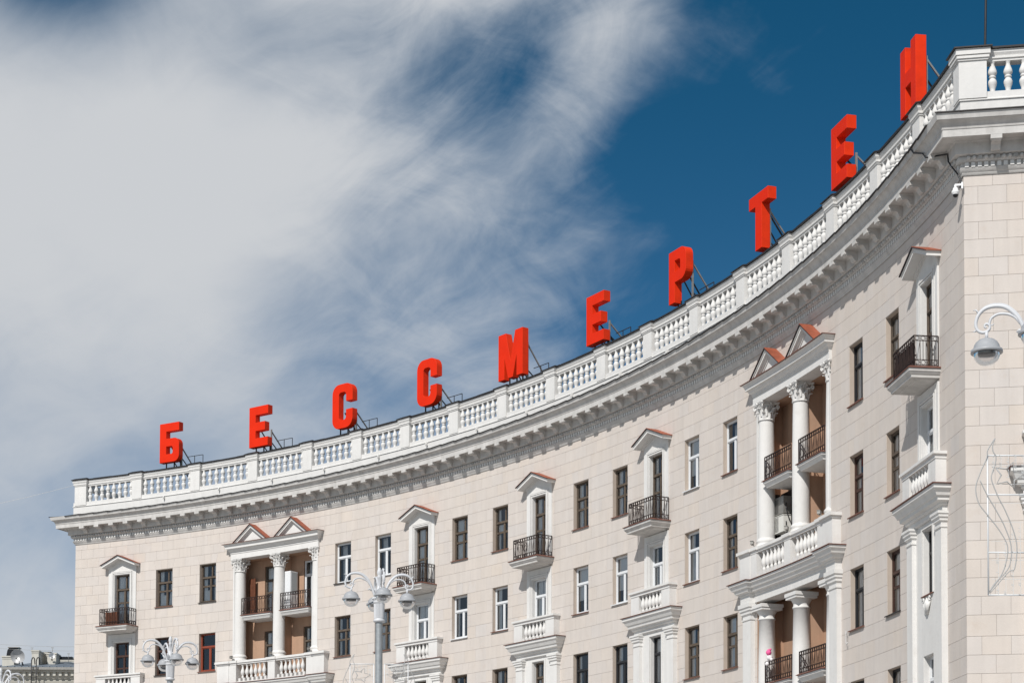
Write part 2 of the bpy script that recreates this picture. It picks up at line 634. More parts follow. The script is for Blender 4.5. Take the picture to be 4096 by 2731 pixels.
def holed_wall(mb, x0, x1, z0, z1, ops, y, rev=None, step=1.0, mi_wall=0, mi_rev=1, mi_dark=2, room=1.1):
    """wall sheet facing -y with holes; each hole gets reveals to depth rev and a dark room behind"""
    xs = {x0, x1}
    zs = {z0, z1}
    for o in ops:
        xs |= {o[0], o[1]}; zs |= {o[2], o[3]}
    xs = sorted(v for v in xs if x0 - 1e-6 <= v <= x1 + 1e-6)
    zs = sorted(v for v in zs if z0 - 1e-6 <= v <= z1 + 1e-6)
    fx = []
    for a, b in zip(xs, xs[1:]):
        n = max(1, math.ceil((b - a) / step))
        fx += [a + (b - a) * i / n for i in range(n)]
    fx.append(xs[-1])
    mb.mi = mi_wall
    for a, b in zip(fx, fx[1:]):
        for c, d in zip(zs, zs[1:]):
            mx_, mz = (a + b) / 2, (c + d) / 2
            if any(o[0] < mx_ < o[1] and o[2] < mz < o[3] for o in ops):
                continue
            mb.poly([(a, y, c), (b, y, c), (b, y, d), (a, y, d)])
    if rev is None:
        return
    for o in ops:
        if len(o) > 4:
            continue
        a, b, c, d = o
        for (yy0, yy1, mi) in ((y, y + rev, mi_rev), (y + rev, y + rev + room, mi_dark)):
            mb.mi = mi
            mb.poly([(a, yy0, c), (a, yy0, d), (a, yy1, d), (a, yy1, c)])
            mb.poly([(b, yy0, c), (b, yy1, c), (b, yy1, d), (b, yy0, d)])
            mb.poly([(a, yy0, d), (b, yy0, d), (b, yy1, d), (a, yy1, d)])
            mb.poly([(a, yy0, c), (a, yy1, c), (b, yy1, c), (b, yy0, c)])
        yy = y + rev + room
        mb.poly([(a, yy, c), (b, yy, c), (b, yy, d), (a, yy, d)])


LOGO = [o for o in openings if o[1] - o[0] > 4]
SMO = [o for o in openings if o[1] - o[0] < 4]
HZ0 = -EYE
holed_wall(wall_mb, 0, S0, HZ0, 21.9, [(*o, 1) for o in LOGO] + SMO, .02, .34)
wall_mb.mapv(arc)
k0 = len(wall_mb.v)
holed_wall(wall_mb, 0, 9.0, HZ0, 21.9, UOPS, .02, .34)
wall_mb.mapv(flat, k0)
# side, back and roof deck
wall_mb.mi = 1
dp = 13.0


def quadw(*pts):
    wall_mb.poly(pts)


def A(s, y, z): return arc(s, y, z)


e1 = arc(0, .02, HZ0); e2 = arc(0, dp, HZ0)
ns = 26
quadw(arc(0, .02, 21.9), arc(0, .02, HZ0), arc(0, dp, HZ0), arc(0, dp, 21.9))
for i in range(ns):
    a, b = S0 * i / ns, S0 * (i + 1) / ns
    quadw(arc(a, dp, HZ0), arc(b, dp, HZ0), arc(b, dp, 21.9), arc(a, dp, 21.9))
    wall_mb.mi = 3
    quadw(arc(a, .02, 21.88), arc(b, .02, 21.88), arc(b, dp, 21.88), arc(a, dp, 21.88))
    wall_mb.mi = 1
wall_mb.mi = 3
quadw(flat(0, .02, 21.88), flat(9, .02, 21.88), flat(9, dp, 21.88), arc(S0, dp, 21.88))
wall_mb.mi = 1
quadw(flat(9, .02, HZ0), flat(9, dp, HZ0), flat(9, dp, 21.9), flat(9, .02, 21.9))
wall_mb.build('wall', [M_MORTAR, M_REVEAL, M_DARKROOM, M_TIN], bld)

stuff = MB()
for p in ablk:
    if id(p) not in sids:
        stuff.tint = block_tint(); add_block(stuff, p)
# the left end wall: blocks too, seen only in a sliver
stuff.mapv(arc)
k0 = len(stuff.v)
for p in bblk:
    if id(p) not in sids:
        stuff.tint = block_tint(); add_block(stuff, p)
stuff.mapv(flat, k0)
stuff.build('stone_blocks', M_STONE, bld, kind='stuff')
for kind, p in single:
    xc, zc = (p[0] + p[1]) / 2, (p[4] + p[5]) / 2
    mb = MB(); mb.tint = block_tint()
    add_block(mb, p, xc, zc)
    mb.build('stone_block', M_STONE, bld, (FM if kind == 'a' else FB)(xc, 0, zc))

# ------------------------------------------------------------------ windows
MESH = {}


def win_parts(style, w, h):
    vk = rnd.randrange(4)
    key = (style, vk, round(w, 2), round(h, 2))
    if key in MESH:
        return MESH[key]
    base, var = style.split('_')
    m = {'wood': M_WOODF, 'white': M_WHITEF, 'black': M_BLACKF, 'brown': M_BROWNF, 'red': M_REDF}[base]
    fr = {'wood': .055, 'white': .06, 'black': .055, 'brown': .065, 'red': .06}[base]
    t = {'wood': .045, 'white': .055, 'black': .045, 'brown': .05, 'red': .05}[base]
    x0, x1 = -w / 2 + .004, w / 2 - .004
    ztr = h * .655 if h < 2.2 else h * .72
    mb = MB()
    ya, yb = .165, .245
    mb.box(x0, x0 + fr, ya, yb, .004, h - .004); mb.box(x1 - fr, x1, ya, yb, .004, h - .004)
    mb.box(x0 + fr, x1 - fr, ya, yb, h - fr, h - .004); mb.box(x0 + fr, x1 - fr, ya, yb, .004, fr)
    mb.box(x0 + fr, x1 - fr, ya - .02, yb, ztr - t, ztr + t * .6)
    panes = []
    a, b = x0 + fr, x1 - fr

    def sash(xa, xb, za, zb, f=.035, yo=0.0):
        if f:
            mb.box(xa, xa + f, ya + .012 + yo, yb - .012 + yo, za, zb); mb.box(xb - f, xb, ya + .012 + yo, yb - .012 + yo, za, zb)
            mb.box(xa + f, xb - f, ya + .012 + yo, yb - .012 + yo, zb - f, zb); mb.box(xa + f, xb - f, ya + .012 + yo, yb - .012 + yo, za, za + f)
        panes.append((xa + f, xb - f, za + f, zb - f, (ya + yb) / 2 + yo))
    mid = .06 * w
    mw = .03
    mb.box(mid - mw, mid + mw, ya, yb, fr, ztr - t)
    if base in ('wood', 'brown'):
        m2 = .14 * w
        mb.box(m2 - .014, m2 + .014, ya + .01, yb - .01, ztr + t * .6, h - fr)
        sash(a, m2 - .014, ztr + t * .6, h - fr, .028); sash(m2 + .014, b, ztr + t * .6, h - fr, .028)
        zm = fr + (ztr - t - fr) * .66
        for (xa, xb) in ((a, mid - mw), (mid + mw, b)):
            sash(xa, xb, zm + .012, ztr - t, .03); sash(xa, xb, fr, zm - .012, .03)
            mb.box(xa + .03, xb - .03, ya + .015, yb - .015, zm - .012, zm + .012)
    else:
        sash(a, b, ztr + t * .6, h - fr, .02)
        sash(a, mid - mw, fr, ztr - t, .04); sash(mid + mw, b, fr, ztr - t, .04)
    frame = mb.mesh('frame', m)
    pm = []
    for (xa, xb, za, zb, y) in panes:
        q = MB()
        # real old panes never sit quite parallel: a hair of tilt each
        d = rnd.uniform(-.004, .004); e = rnd.uniform(-.004, .004)
        q.poly([(xa, y + d, za), (xb, y - d, za), (xb, y - d + e, zb), (xa, y + d + e, zb)])
        pm.append(q.mesh('pane', M_PANE))
    cm = None
    c = MB()
    c.smooth = True

    def drape(xa, xb, za, zb, amp=.018, n=None, y=.285, lean=0.0):
        n = n or max(4, int((xb - xa) / .03))
        k = len(c.v)
        for i in range(n + 1):
            x = xa + (xb - xa) * i / n
            yy = y + amp * math.sin(i * 1.9)
            c.v += [(x + lean, yy, za), (x, yy, zb)]
        for i in range(n):
            c.face(k + 2 * i, k + 2 * i + 2, k + 2 * i + 3, k + 2 * i + 1)
    cmat = M_CURT
    zt = h - .06
    if var in ('side', 'door', 'lace', 'open', 'sheet', 'redc', 'tilt'):
        drape(-w / 2 + .07, -w / 2 + .07 + (.16, .26, .38, .22)[vk] * w, .08, zt)
        drape(w / 2 - .07 - (.28, .17, .34, .24)[vk] * w, w / 2 - .07, .08, zt)
        if vk == 2:
            drape(-w / 2 + .08, w / 2 - .08, ztr + .10, zt, .004, 8, .30)
        if vk == 3 and h < 2.2:
            drape(-w / 2 + .10, mid - .04, .10, h * .33, .004, 6, .27)
    if var == 'lace':
        drape(-w / 2 + .09, mid - .04, h * .42, ztr - .08, .004, 6, .27)
    if var == 'sheet':
        k = len(c.v)
        c.poly([(-w / 2 + .12, .26, .12), (mid - .04, .26, .12), (mid - .06, .27, .85), (mid - .16, .27, .6)])
        c.poly([(mid + .06, .26, .12), (w / 2 - .10, .26, .12), (w / 2 - .12, .27, .95), (mid + .16, .27, .9)])
    if var == 'blind':
        drape(-w / 2 + .09, mid - .03, h * .30, ztr - .07, .003, 5, .27)
        drape(-w / 2 + .09, w / 2 - .09, ztr + .05, zt, .003, 5, .275)
        drape(mid + .02, w / 2 - .09, .1, ztr - .08, .02, None, .42)
    if var == 'plain':
        drape(-w / 2 + .07, -w / 2 + .36 * w, .08, zt, .03, None, .45, .06)
    if c.f:
        cm = c.mesh('curtain', cmat)
    # a sash tilted inwards, or an open little top light
    tl = None
    if var == 'tilt':
        q = MB()
        q.box(a + .02, a + .06, .32, .36, .12, ztr - t - .03); q.box(mid - .08, mid - .04, .32, .36, .12, ztr - t - .03)
        q.box(a + .06, mid - .08, .32, .36, .12, .17); q.box(a + .06, mid - .08, .32, .36, ztr - t - .08, ztr - t - .03)
        for i, v in enumerate(q.v):
            z = v[2] - .12
            q.v[i] = (v[0], v[1] + z * .16, v[2])
        tl = q.mesh('tilted_sash', m)
    MESH[key] = (frame, pm, cm, tl)
    return MESH[key]


def sill_mesh(w, col):
    k = ('sill', round(w, 2), col.name)
    if k not in MESH:
        mb = MB()
        hw = w / 2 + .05
        kk = mb.add([(-hw, .18, .035), (hw, .18, .035), (hw, -.075, -.012), (-hw, -.075, -.012),
                     (-hw, .18, .010), (hw, .18, .010), (hw, -.075, -.045), (-hw, -.075, -.045)])
        for q in ((0, 3, 2, 1), (4, 5, 6, 7), (3, 7, 6, 2), (0, 4, 7, 3), (1, 2, 6, 5), (0, 1, 5, 4)):
            mb.face(*[kk + i for i in q])
        MESH[k] = mb.mesh('sill', col)
    return MESH[k]


def put_window(fm, w, h, style, sill=True, label=None):
    fr, pm, cm, tl = win_parts(style, w, h)
    o = link('window', fr, bld, fm)
    if label:
        o['label'] = label
    for m in pm:
        link('pane', m, o, fm)
    if cm:
        link('curtain', cm, o, fm)
    if tl:
        link('tilted_sash', tl, o, fm)
    if sill:
        link('sill', sill_mesh(w, M_WHITEF if (style.startswith('white') and rnd.random() < .6) else M_RUST if rnd.random() < .8 else M_TIN), o, fm)
    return o


for (c, w, z0, z1, st) in windows:
    o = put_window(FM(c, 0 if w > 1.05 else -.055, z0), w, z1 - z0, st, sill=(w > 1.05 or z1 < 12))
    if st == 'red_plant':
        q = MB()
        rr = random.Random(3)
        for i in range(60):
            x, z, y = rr.uniform(.12, .46), abs(rr.gauss(0, .22)) + .08, rr.uniform(.26, .36)
            a = rr.uniform(0, 6.28); l = .05
            q.mi = 1 if rr.random() < .45 else 0
            q.poly([(x, y, z), (x + l * math.cos(a), y, z + l * math.sin(a)), (x + l * math.cos(a + 1), y + .01, z + l * math.sin(a + 1))])
        q.build('potted_flowers', [M_LEAF, M_PETAL], o, FM(c, 0, z0))
for r, (z0, z1, hw) in enumerate(BAYROWS):
    put_window(FB(UB, -.055, z0), 2 * hw, z1 - z0, BSTY[5][r])

# ------------------------------------------------------------------ main cornice, dentils, brackets
def sweep(mb, prof, nodes, z=EYE):
    """prof: (e, h) list bottom->top; nodes: (base xy, mitre xy)"""
    n = len(nodes)
    ks = []
    for e, h in prof:
        ks.append(mb.add([(b.x + m.x * e, b.y + m.y * e, h + z) for b, m in nodes]))
    for a, b in zip(ks, ks[1:]):
        for i in range(n - 1):
            mb.face(a + i, a + i + 1, b + i + 1, b + i)


def nrm(t): return Vector((-math.sin(t), -math.cos(t)))
def tng(t): return Vector((math.cos(t), -math.sin(t)))


n0, t0v = nrm(T0), tng(T0)
c00 = Vector((CX + RW * math.sin(T0), CY + RW * math.cos(T0)))
NODES = [(c00 - n0 * 12, -t0v), (c00, n0 - t0v)]
for i in range(1, 108):
    t = T0 + (S0 * i / 108) / RAD
    NODES.append((Vector((CX + RW * math.sin(t), CY + RW * math.cos(t))), nrm(t)))
nA, nB = nrm(TE), -BI
NODES.append((C0, (nA + nB) / (1 + nA.dot(nB))))
NODES.append((C0 + BD * 9, nB))

cor = MB()
# lower mouldings, egg-and-dart bed, frieze, soffit, fascia, cyma, lip
cor.smooth = True
sweep(cor, [(.02, 20.36), (.05, 20.40), (.055, 20.43)], NODES)
sweep(cor, [(.055, 20.43), (.075, 20.45), (.10, 20.50), (.115, 20.54)], NODES)
cor.smooth = False
sweep(cor, [(.115, 20.54), (.115, 20.55), (.075, 20.55), (.075, 20.685), (.15, 20.69), (.15, 20.70)], NODES)
cor.smooth = True
sweep(cor, [(.15, 20.70), (.17, 20.72), (.19, 20.76), (.19, 20.80), (.16, 20.84)], NODES)
cor.smooth = False
sweep(cor, [(.16, 20.84), (.27, 20.85), (.29, 20.86), (.29, 21.16), (.33, 21.20), (.70, 21.20), (.70, 21.17), (.74, 21.17), (.74, 21.36), (.76, 21.37)], NODES)
cor.smooth = True
sweep(cor, [(.76, 21.37), (.765, 21.42), (.79, 21.48), (.83, 21.53), (.88, 21.56), (.90, 21.565)], NODES)
cor.smooth = False
sweep(cor, [(.90, 21.565), (.90, 21.58), (.93, 21.58), (.96, 21.70), (.97, 21.74)], NODES)
cornice = cor.build('cornice', M_WHITE_OLD, bld)
# sheet-metal capping in lapped lengths
fl = MB()
ln = .93
for seg in range(int(S0 / ln)):
    a, b = seg * ln, min(S0, (seg + 1) * ln)
    k = fl.add([(a, -1.02, 21.735), (b, -1.02, 21.765), (b, -.02, 21.97), (a, -.02, 21.94), (a, -1.02, 21.71), (b, -1.02, 21.74), (b, -.96, 21.74), (a, -.96, 21.71)])
    for q in ((0, 1, 2, 3), (4, 5, 1, 0), (7, 6, 5, 4), (0, 3, 7, 4), (1, 5, 6, 2)):
        fl.face(*[k + i for i in q])
fl.mapv(arc)
sweep(fl, [(.96, 21.73), (1.01, 21.735), (1.01, 21.765), (.02, 21.96)], NODES[-2:])
sweep(fl, [(.96, 21.73), (1.01, 21.735), (1.01, 21.765), (.02, 21.96)], NODES[:2])
# corner pieces closing to the mitre
fl.build('metal_capping', M_TIN, cornice)
# egg moulding, built bead by bead
egg = MB()
x = .1
i = 0
while x < S0 - .05:
    if i % 3 != 2:
        egg.lathe([(.0, -.062), (.045, -.045), (.062, 0), (.045, .045), (0, .062)], 6, (x, -.205, 20.775))
    else:
        for dx in (-.03, 0, .03):
            egg.box(x + dx - .010, x + dx + .010, -.245, -.16, 20.72, 20.825)
    x += .155; i += 1
egg.mapv(arc)
k0 = len(egg.v)
x = .12; i = 0
while x < 8.8:
    if i % 3 != 2:
        egg.lathe([(.0, -.062), (.045, -.045), (.062, 0), (.045, .045), (0, .062)], 6, (x, -.205, 20.775))
    else:
        for dx in (-.03, 0, .03):
            egg.box(x + dx - .010, x + dx + .010, -.245, -.16, 20.72, 20.825)
    x += .155; i += 1
egg.mapv(flat, k0)
egg.build('egg_moulding', M_WHITE_OLD, cornice, kind='stuff')
# dentils: nearest 300 single, the others joined
dm = MB(); dm.box(-.052, .052, -.135, -.07, 20.555, 20.68)
dmesh = dm.mesh('dentil', M_WHITE)
dst = MB()
pos = [('b', .08 + .17 * i) for i in range(12)] + [('a', S0 - .12 - .17 * i) for i in range(int(S0 / .17))]
for q, (kd, x) in enumerate(pos):
    if q < 300:
        link('dentil', dmesh, cornice, FM(x) if kd == 'a' else FB(x))
    else:
        dst.box(x - .052, x + .052, -.135, -.07, 20.555, 20.68)
dst.mapv(arc)
dst.build('dentils', M_WHITE, cornice, kind='stuff')
# scroll brackets under the soffit
bm_ = MB()
prof = [(-.29, 21.205), (-.29, 20.885), (-.34, 20.87), (-.39, 20.89), (-.42, 20.94), (-.45, 21.0), (-.50, 21.035), (-.57, 21.03),
        (-.61, 21.02), (-.66, 21.02), (-.71, 21.045), (-.725, 21.08), (-.73, 21.14), (-.70, 21.205)]
for sx in (-.125, .125):
    k = bm_.add([(sx, y, z) for y, z in prof])
    bm_.face(*(range(k, k + len(prof)) if sx < 0 else range(k + len(prof) - 1, k - 1, -1)))
np_ = len(prof)
for i in range(np_):
    j = (i + 1) % np_
    bm_.face(i, i + np_, j + np_, j)
bm_.box(-.15, .15, -.7385, -.62, 21.06, 21.168)
bm_.box(-.15, .15, -.62, -.29, 21.135, 21.168)
bm_.box(-.155, .155, -.70, -.29, 21.168, 21.203)
brm = bm_.mesh('bracket', M_WHITE_OLD)
x = .92
while x < S0 - .5:
    link('bracket', brm, cornice, FM(x)); x += .962
for u in (.82, 1.78, 2.74, 3.70):
    link('bracket', brm, cornice, FB(u))

# ------------------------------------------------------------------ parapet with balusters
par = MB()
sweep(par, [(.10, 21.90), (.10, 22.36), (.135, 22.375), (.135, 22.40), (.10, 22.43), (.10, 22.60), (-.28, 22.60), (-.28, 21.88)], NODES)
PED = [0.0, 3.75, 7.64, 11.53, 15.29, 18.73, 22.12, 25.58, 29.05, 32.58, 36.30, 39.76, 43.25, 46.83, 50.40, 53.93, 57.51, 61.13, 64.78]
sweep(par, [(.04, 23.44), (.04, 23.50), (.075, 23.51), (.075, 23.57), (.055, 23.58), (.10, 23.66), (.10, 23.745), (-.28, 23.745), (-.28, 23.44), (.04, 23.44)], NODES)
parapet = par.build('parapet', M_WHITE, bld)
cp = MB()
for seg in range(int(S0 / 1.2) + 1):
    a, b = seg * 1.2, min(S0, (seg + 1) * 1.2)
    cp.box(a, b, -.165, .33, 23.752, 23.80 + .01 * (seg % 2))
cp.mapv(arc)
k0 = len(cp.v)
cp.box(.0, 8.9, -.165, .33, 23.752, 23.80)
cp.mapv(flat, k0)
cp.build('metal_coping', M_TIN, parapet)
BP = [(.070, 0), (.075, .03), (.066, .06), (.078, .12), (.103, .19), (.118, .25), (.118, .29), (.100, .34), (.072, .375), (.068, .395),
      (.094, .408), (.094, .435), (.070, .448), (.082, .47), (.112, .505), (.122, .55), (.112, .605), (.082, .68), (.058, .745), (.054, .785), (.078, .83), (.084, .85)]
bq = MB(); bq.lathe(BP, 14)
balm = bq.mesh('baluster', M_WHITE)


def pedestal(w, capw=.09):
    mb = MB()
    mb.box(-w / 2, w / 2, -.145, .20, 22.43, 23.46)
    h = w / 2
    mb.loft(0, [(h + .0, .145, 23.44), (h + .03, .175, 23.46), (h + .03, .175, 23.50), (h + .06, .20, 23.51), (h + .06, .20, 23.57),
                (h + .045, .19, 23.58), (h + .09, .235, 23.66), (h + .09, .235, 23.76)], yb=.28)
    mb.mi = 1
    mb.loft(0, [(h + .14, .30, 23.765), (h + .14, .30, 23.79), (h + .02, .12, 23.88)], yb=.36)
    return mb.mesh('pedestal', [M_WHITE, M_TIN])


pm_ = pedestal(.62)
for i, s in enumerate(PED[:-1]):
    w = .74 if i == 0 else .62
    link('pedestal', pm_ if i else pedestal(.74), parapet, FM(s + w / 2))
    a, b = s + w + .06, PED[i + 1] - .06
    n = 8 if b - a > 2.72 else 7
    for j in range(n):
        x = a + .10 + (b - a - .20) * j / (n - 1)
        link('baluster', balm, parapet, FM(x, .03, 22.60))
# corner pier follows both faces of the corner
cq = MB()


def corner_pier(mb, e, z0, z1, la=.40, lb=.62, ex=0.0):
    PN = [(Vector(arc(S0 - la - ex, 0, 0)[:2]), nA), (C0, (nA + nB) / (1 + nA.dot(nB))), (C0 + BD * (lb + ex), nB)]
    f = [(b + m * e) for b, m in PN]
    g = [(b - m * .30) for b, m in PN][::-1]
    P = f + g
    k = mb.add([(p.x, p.y, z0 + EYE) for p in P] + [(p.x, p.y, z1 + EYE) for p in P])
    n = len(P)
    mb.face(*range(k + n - 1, k - 1, -1)); mb.face(*range(k + n, k + 2 * n))
    for i in range(n):
        j = (i + 1) % n
        mb.face(k + i, k + j, k + n + j, k + n + i)


corner_pier(cq, .145, 22.43, 23.452)
corner_pier(cq, .18, 23.455, 23.505, ex=.04)
corner_pier(cq, .215, 23.508, 23.575, ex=.07)
corner_pier(cq, .24, 23.60, 23.76, ex=.10)
corner_pier(cq, .20, 23.577, 23.598, ex=.05)
cq.mi = 1
corner_pier(cq, .30, 23.765, 23.80, ex=.15)
cq.build('pedestal', [M_WHITE, M_TIN], parapet)
x = .78
while x < 8.5:
    link('baluster', balm, parapet, FB(x, .03, 22.60)); x += .41
# rain spouts and light fittings on the ledge
for s in (5.9, 9.6, 13.2, 16.8, 20.6, 24.0, 27.6, 31.2, 34.5, 38.1, 41.6):
    q = MB(); q.box(-.035, .035, -.20, -.09, -.10, .05); q.box(-.02, .02, -.24, -.20, -.12, -.02)
    q.build('ledge_fitting', M_WHITE, parapet, FM(s, 0, 22.33))
# ------------------------------------------------------------------ balcony bays
VB = [(.050, 0), (.062, .02), (.062, .10), (.045, .12), (.05, .15), (.095, .22), (.108, .30), (.097, .38), (.060, .49), (.045, .58), (.052, .62), (.072, .64), (.072, .70)]
vq = MB(); vq.lathe(VB, 14)
vbal = vq.mesh('baluster', M_WHITE)


def rings_box(mb, hw, yf, z0, z1):
    mb.box(-hw, hw, -yf, .02, z0, z1)


def iron_railing(mb, pts, z0, z1, bars=True):
    """pts: plan polyline; z0 floor, z1 top rail; vertical bars with crossed vees and rings"""
    r = .013
    H = z1 - z0
    for (ax, ay), (bx, by) in zip(pts, pts[1:]):
        L = math.hypot(bx - ax, by - ay)
        for z, rr in ((z1, .018), (z1 - .14, r), (z0 + .05, r), (z0 + .20, r)):
            mb.tube([(ax, ay, z), (bx, by, z)], rr, 4)
        n = max(2, round(L / .17))
        for i in range(n + 1):
            f = i / n
            x, y = ax + (bx - ax) * f, ay + (by - ay) * f
            mb.tube([(x, y, z0 - .01), (x, y, z1)], r if 0 < i < n else .02, 4)
            if i < n:
                g = (i + .5) / n
                xm, ym = ax + (bx - ax) * g, ay + (by - ay) * g
                x2, y2 = ax + (bx - ax) * (i + 1) / n, ay + (by - ay) * (i + 1) / n
                if i % 2 == 0:
                    mb.tube([(x, y, z1 - .14), (xm, ym, z0 + .20), (x2, y2, z1 - .14)], .009, 4)
                else:
                    mb.tube([(xm, ym, z0 + .20), (xm, ym, z1 - .14)], .009, 4)
                for zc, rad in ((z0 + .125, .062), (z1 - .07, .058)):
                    ux, uy = (bx - ax) / L, (by - ay) / L
                    mb.tube([(xm + ux * rad * math.cos(a), ym + uy * rad * math.cos(a), zc + rad * math.sin(a)) for a in
                             [k * math.pi / 4 for k in range(9)]], .009, 4, cap=False)


def bay(fm, idx):
    # --- gabled surround of the top door
    m = MB()
    m.box(-.90, -.51, -.06, .028, 15.75, 18.56); m.box(.51, .90, -.06, .028, 15.75, 18.56)
    m.prism([(-.90, 18.56), (.90, 18.56), (.90, 19.00), (0, 19.40), (-.90, 19.00)], -.06, .028)
    for (o, e) in ((.70, .085), (.63, .105), (.56, .085)):
        a, b = -o, -o + .05
        for sx in (-1, 1):
            x0, x1 = sorted((sx * o, sx * (o - .05)))
            m.box(x0, x1, -e, -.062, 15.80, 18.56 + (o - .51))
        m.box(-o + .05, o - .05, -e, -.062, 18.56 + o - .51 - .05, 18.56 + o - .51)

    def liner(m, rows):
        for (z0, z1, hw) in rows:
            m.box(-hw - .012, -hw + .010, -.05, .20, z0, z1 + .012); m.box(hw - .010, hw + .012, -.05, .20, z0, z1 + .012)
            m.box(-hw + .010, hw - .010, -.05, .20, z1 - .010, z1 + .012)
    liner(m, BAYROWS[:1])
    sur = m.build('door_surround', M_WHITE, bld, fm)
    g = MB()
    # raking cornice: moulded slabs along the two slopes
    sl_ = .45 / 1.10
    for sx in (-1, 1):
        for (e, zt, zb) in ((.46, .0, -.055), (.435, -.056, -.15), (.13, -.152, -.20), (.10, -.202, -.235)):
            x1 = 1.10 - (.46 - e) * .45
            P = [(0, 19.50 + zt), (0, 19.50 + zb), (sx * x1, 19.50 - sl_ * x1 + zb), (sx * x1, 19.50 - sl_ * x1 + zt)]
            if sx < 0:
                P = P[::-1]
            g.prism(P[::-1], -e, .02)
    gb = g.build('gable_cornice', M_WHITE, sur, fm)
    g = MB()
    for sx in (-1, 1):
        P = [(0, 19.503), (sx * 1.15, 19.503 - sl_ * 1.15), (sx * 1.15, 19.527 - sl_ * 1.15), (0, 19.530)]
        if sx < 0:
            P = P[::-1]
        g.prism(P, -.50, .02)
        g.mi = 1
        g.prism([(x, z - .018) for x, z in P], -.506, -.465)
        g.mi = 0
    g.build('gable_roof', [M_ROOF, M_TIN], sur, fm)
    # --- iron balcony
    sb = MB()
    sb.loft(0, [(.90, .79, 15.50), (.92, .83, 15.50), (.92, .83, 15.56), (.96, .87, 15.60), (1.0, .91, 15.66), (1.01, .92, 15.66), (1.01, .92, 15.74)])
    sb.loft(0, [(.70, .20, 15.44), (.76, .62, 15.47), (.78, .64, 15.498)])
    slab = sb.build('balcony', M_WHITE_OLD, bld, fm)
    ft = MB()
    ft.loft(0, [(1.05, .95, 15.745), (1.05, .95, 15.765), (1.0, .88, 15.80)])
    ft.build('metal_edge', M_RUST, slab, fm)
    rl = MB()
    iron_railing(rl, [(-.90, -.04), (-.90, -.74), (.90, -.74), (.90, -.04)], 15.80, 16.68)
    rl.build('railing', M_IRON, slab, fm)
    if idx == 0 or idx == 4:
        q = MB()
        if idx == 0:
            q.box(-.55, .25, -.70, -.66, 15.84, 16.50)
        else:
            for i in range(11):
                q.box(-.86 + i * .155, -.86 + i * .155 + .13, -.70, -.685, 15.86, 16.55)
        q.build('balcony_screen', M_IRON if idx == 4 else M_BOARD, slab, fm)
    # --- surround of the lower door
    m = MB()
    m.box(-.88, -.51, -.055, .028, 12.30, 15.42); m.box(.51, .88, -.055, .028, 12.30, 15.42); m.box(-.51, .51, -.055, .028, 15.01, 15.42)
    for (o, e) in ((.74, .08), (.66, .10), (.585, .08)):
        for sx in (-1, 1):
            x0, x1 = sorted((sx * o, sx * (o - .055)))
            m.box(x0, x1, -e, -.057, 12.45, 15.00 + (o - .51))
        m.box(-o + .055, o - .055, -e, -.057, 15.00 + o - .51 - .055, 15.00 + o - .51)
    liner(m, BAYROWS[1:2])
    m.build('door_surround', M_WHITE, bld, fm)
    # --- balustrade balcony on a hood
    b = MB()
    b.box(-1.44, -.84, -.33, .02, 12.36, 13.20); b.box(.84, 1.44, -.33, .02, 12.36, 13.20)
    b.box(-.84, .84, -.30, -.16, 12.36, 12.40)
    for i in range(7):
        xx = -.78 + i * .26
        b.box(xx - .07, xx + .07, -.31, -.15, 12.40, 12.50)
    b.loft(0, [(1.46, .35, 13.10), (1.46, .35, 13.19), (1.52, .41, 13.22), (1.52, .41, 13.30)], yb=.02)
    bal = b.build('balustrade', M_WHITE, bld, fm)
    for i in range(6):
        link('baluster', vbal, bal, fm @ Matrix.Translation((-.65 + i * .26, -.23, 12.42)))
    hd = MB()
    hd.loft(0, [(1.52, .20, 11.78), (1.55, .24, 11.82), (1.55, .24, 11.86), (1.66, .34, 11.90), (1.66, .36, 12.00), (1.72, .40, 12.02),
                (1.76, .46, 12.14), (1.84, .52, 12.20), (1.84, .52, 12.31)], yb=.02)
    hood = hd.build('hood', M_WHITE, bld, fm)
    ft = MB(); ft.loft(0, [(1.90, .57, 12.315), (1.90, .57, 12.335), (1.55, .38, 12.37)]); ft.build('metal_edge', M_RUST, hood, fm)
    # --- pilasters and panel below
    p = MB()
    p.box(-1.02, -.43, -.07, .02, 5.2, 11.80); p.box(.43, 1.02, -.07, .02, 5.2, 11.80)
    p.box(-.43, .43, -.07, .02, 11.46, 11.80); p.box(-.43, .43, -.07, .02, 7.85, 9.56)
    p.box(-.43, .43, -.07, .02, 5.2, 5.94)
    p.box(-.52, -.432, -.10, -.072, 9.56, 11.52); p.box(.432, .52, -.10, -.072, 9.56, 11.52); p.box(-.432, .432, -.10, -.072, 11.46, 11.52)
    p.loft(0, [(1.50, .12, 11.62), (1.50, .16, 11.66), (1.50, .16, 11.78)])
    liner(p, BAYROWS[2:])
    p.build('panel', M_WHITE, bld, fm)
    for sx in (-1, 1):
        q = MB()
        q.loft(0, [(.235, .20, 5.2), (.235, .20, 11.16), (.26, .23, 11.18), (.26, .23, 11.22), (.235, .20, 11.23), (.235, .20, 11.32), (.28, .25, 11.36),
                   (.28, .25, 11.42), (.32, .29, 11.46), (.32, .29, 11.52), (.35, .32, 11.55), (.35, .32, 11.62)])
        q.build('pilaster', M_WHITE, bld, fm @ Matrix.Translation((sx * 1.25, 0, 0)))
    # shell ornament below the window
    q = MB()
    for k in range(7):
        a = -1.05 + 2.1 * k / 6
        q.tube([(.04 * math.sin(a), -.10, 9.02), (.17 * math.sin(a), -.15, 9.32 - .10 * abs(math.sin(a))), (.20 * math.sin(a), -.10, 9.46 - .14 * abs(math.sin(a)))], .045, 6, .03)
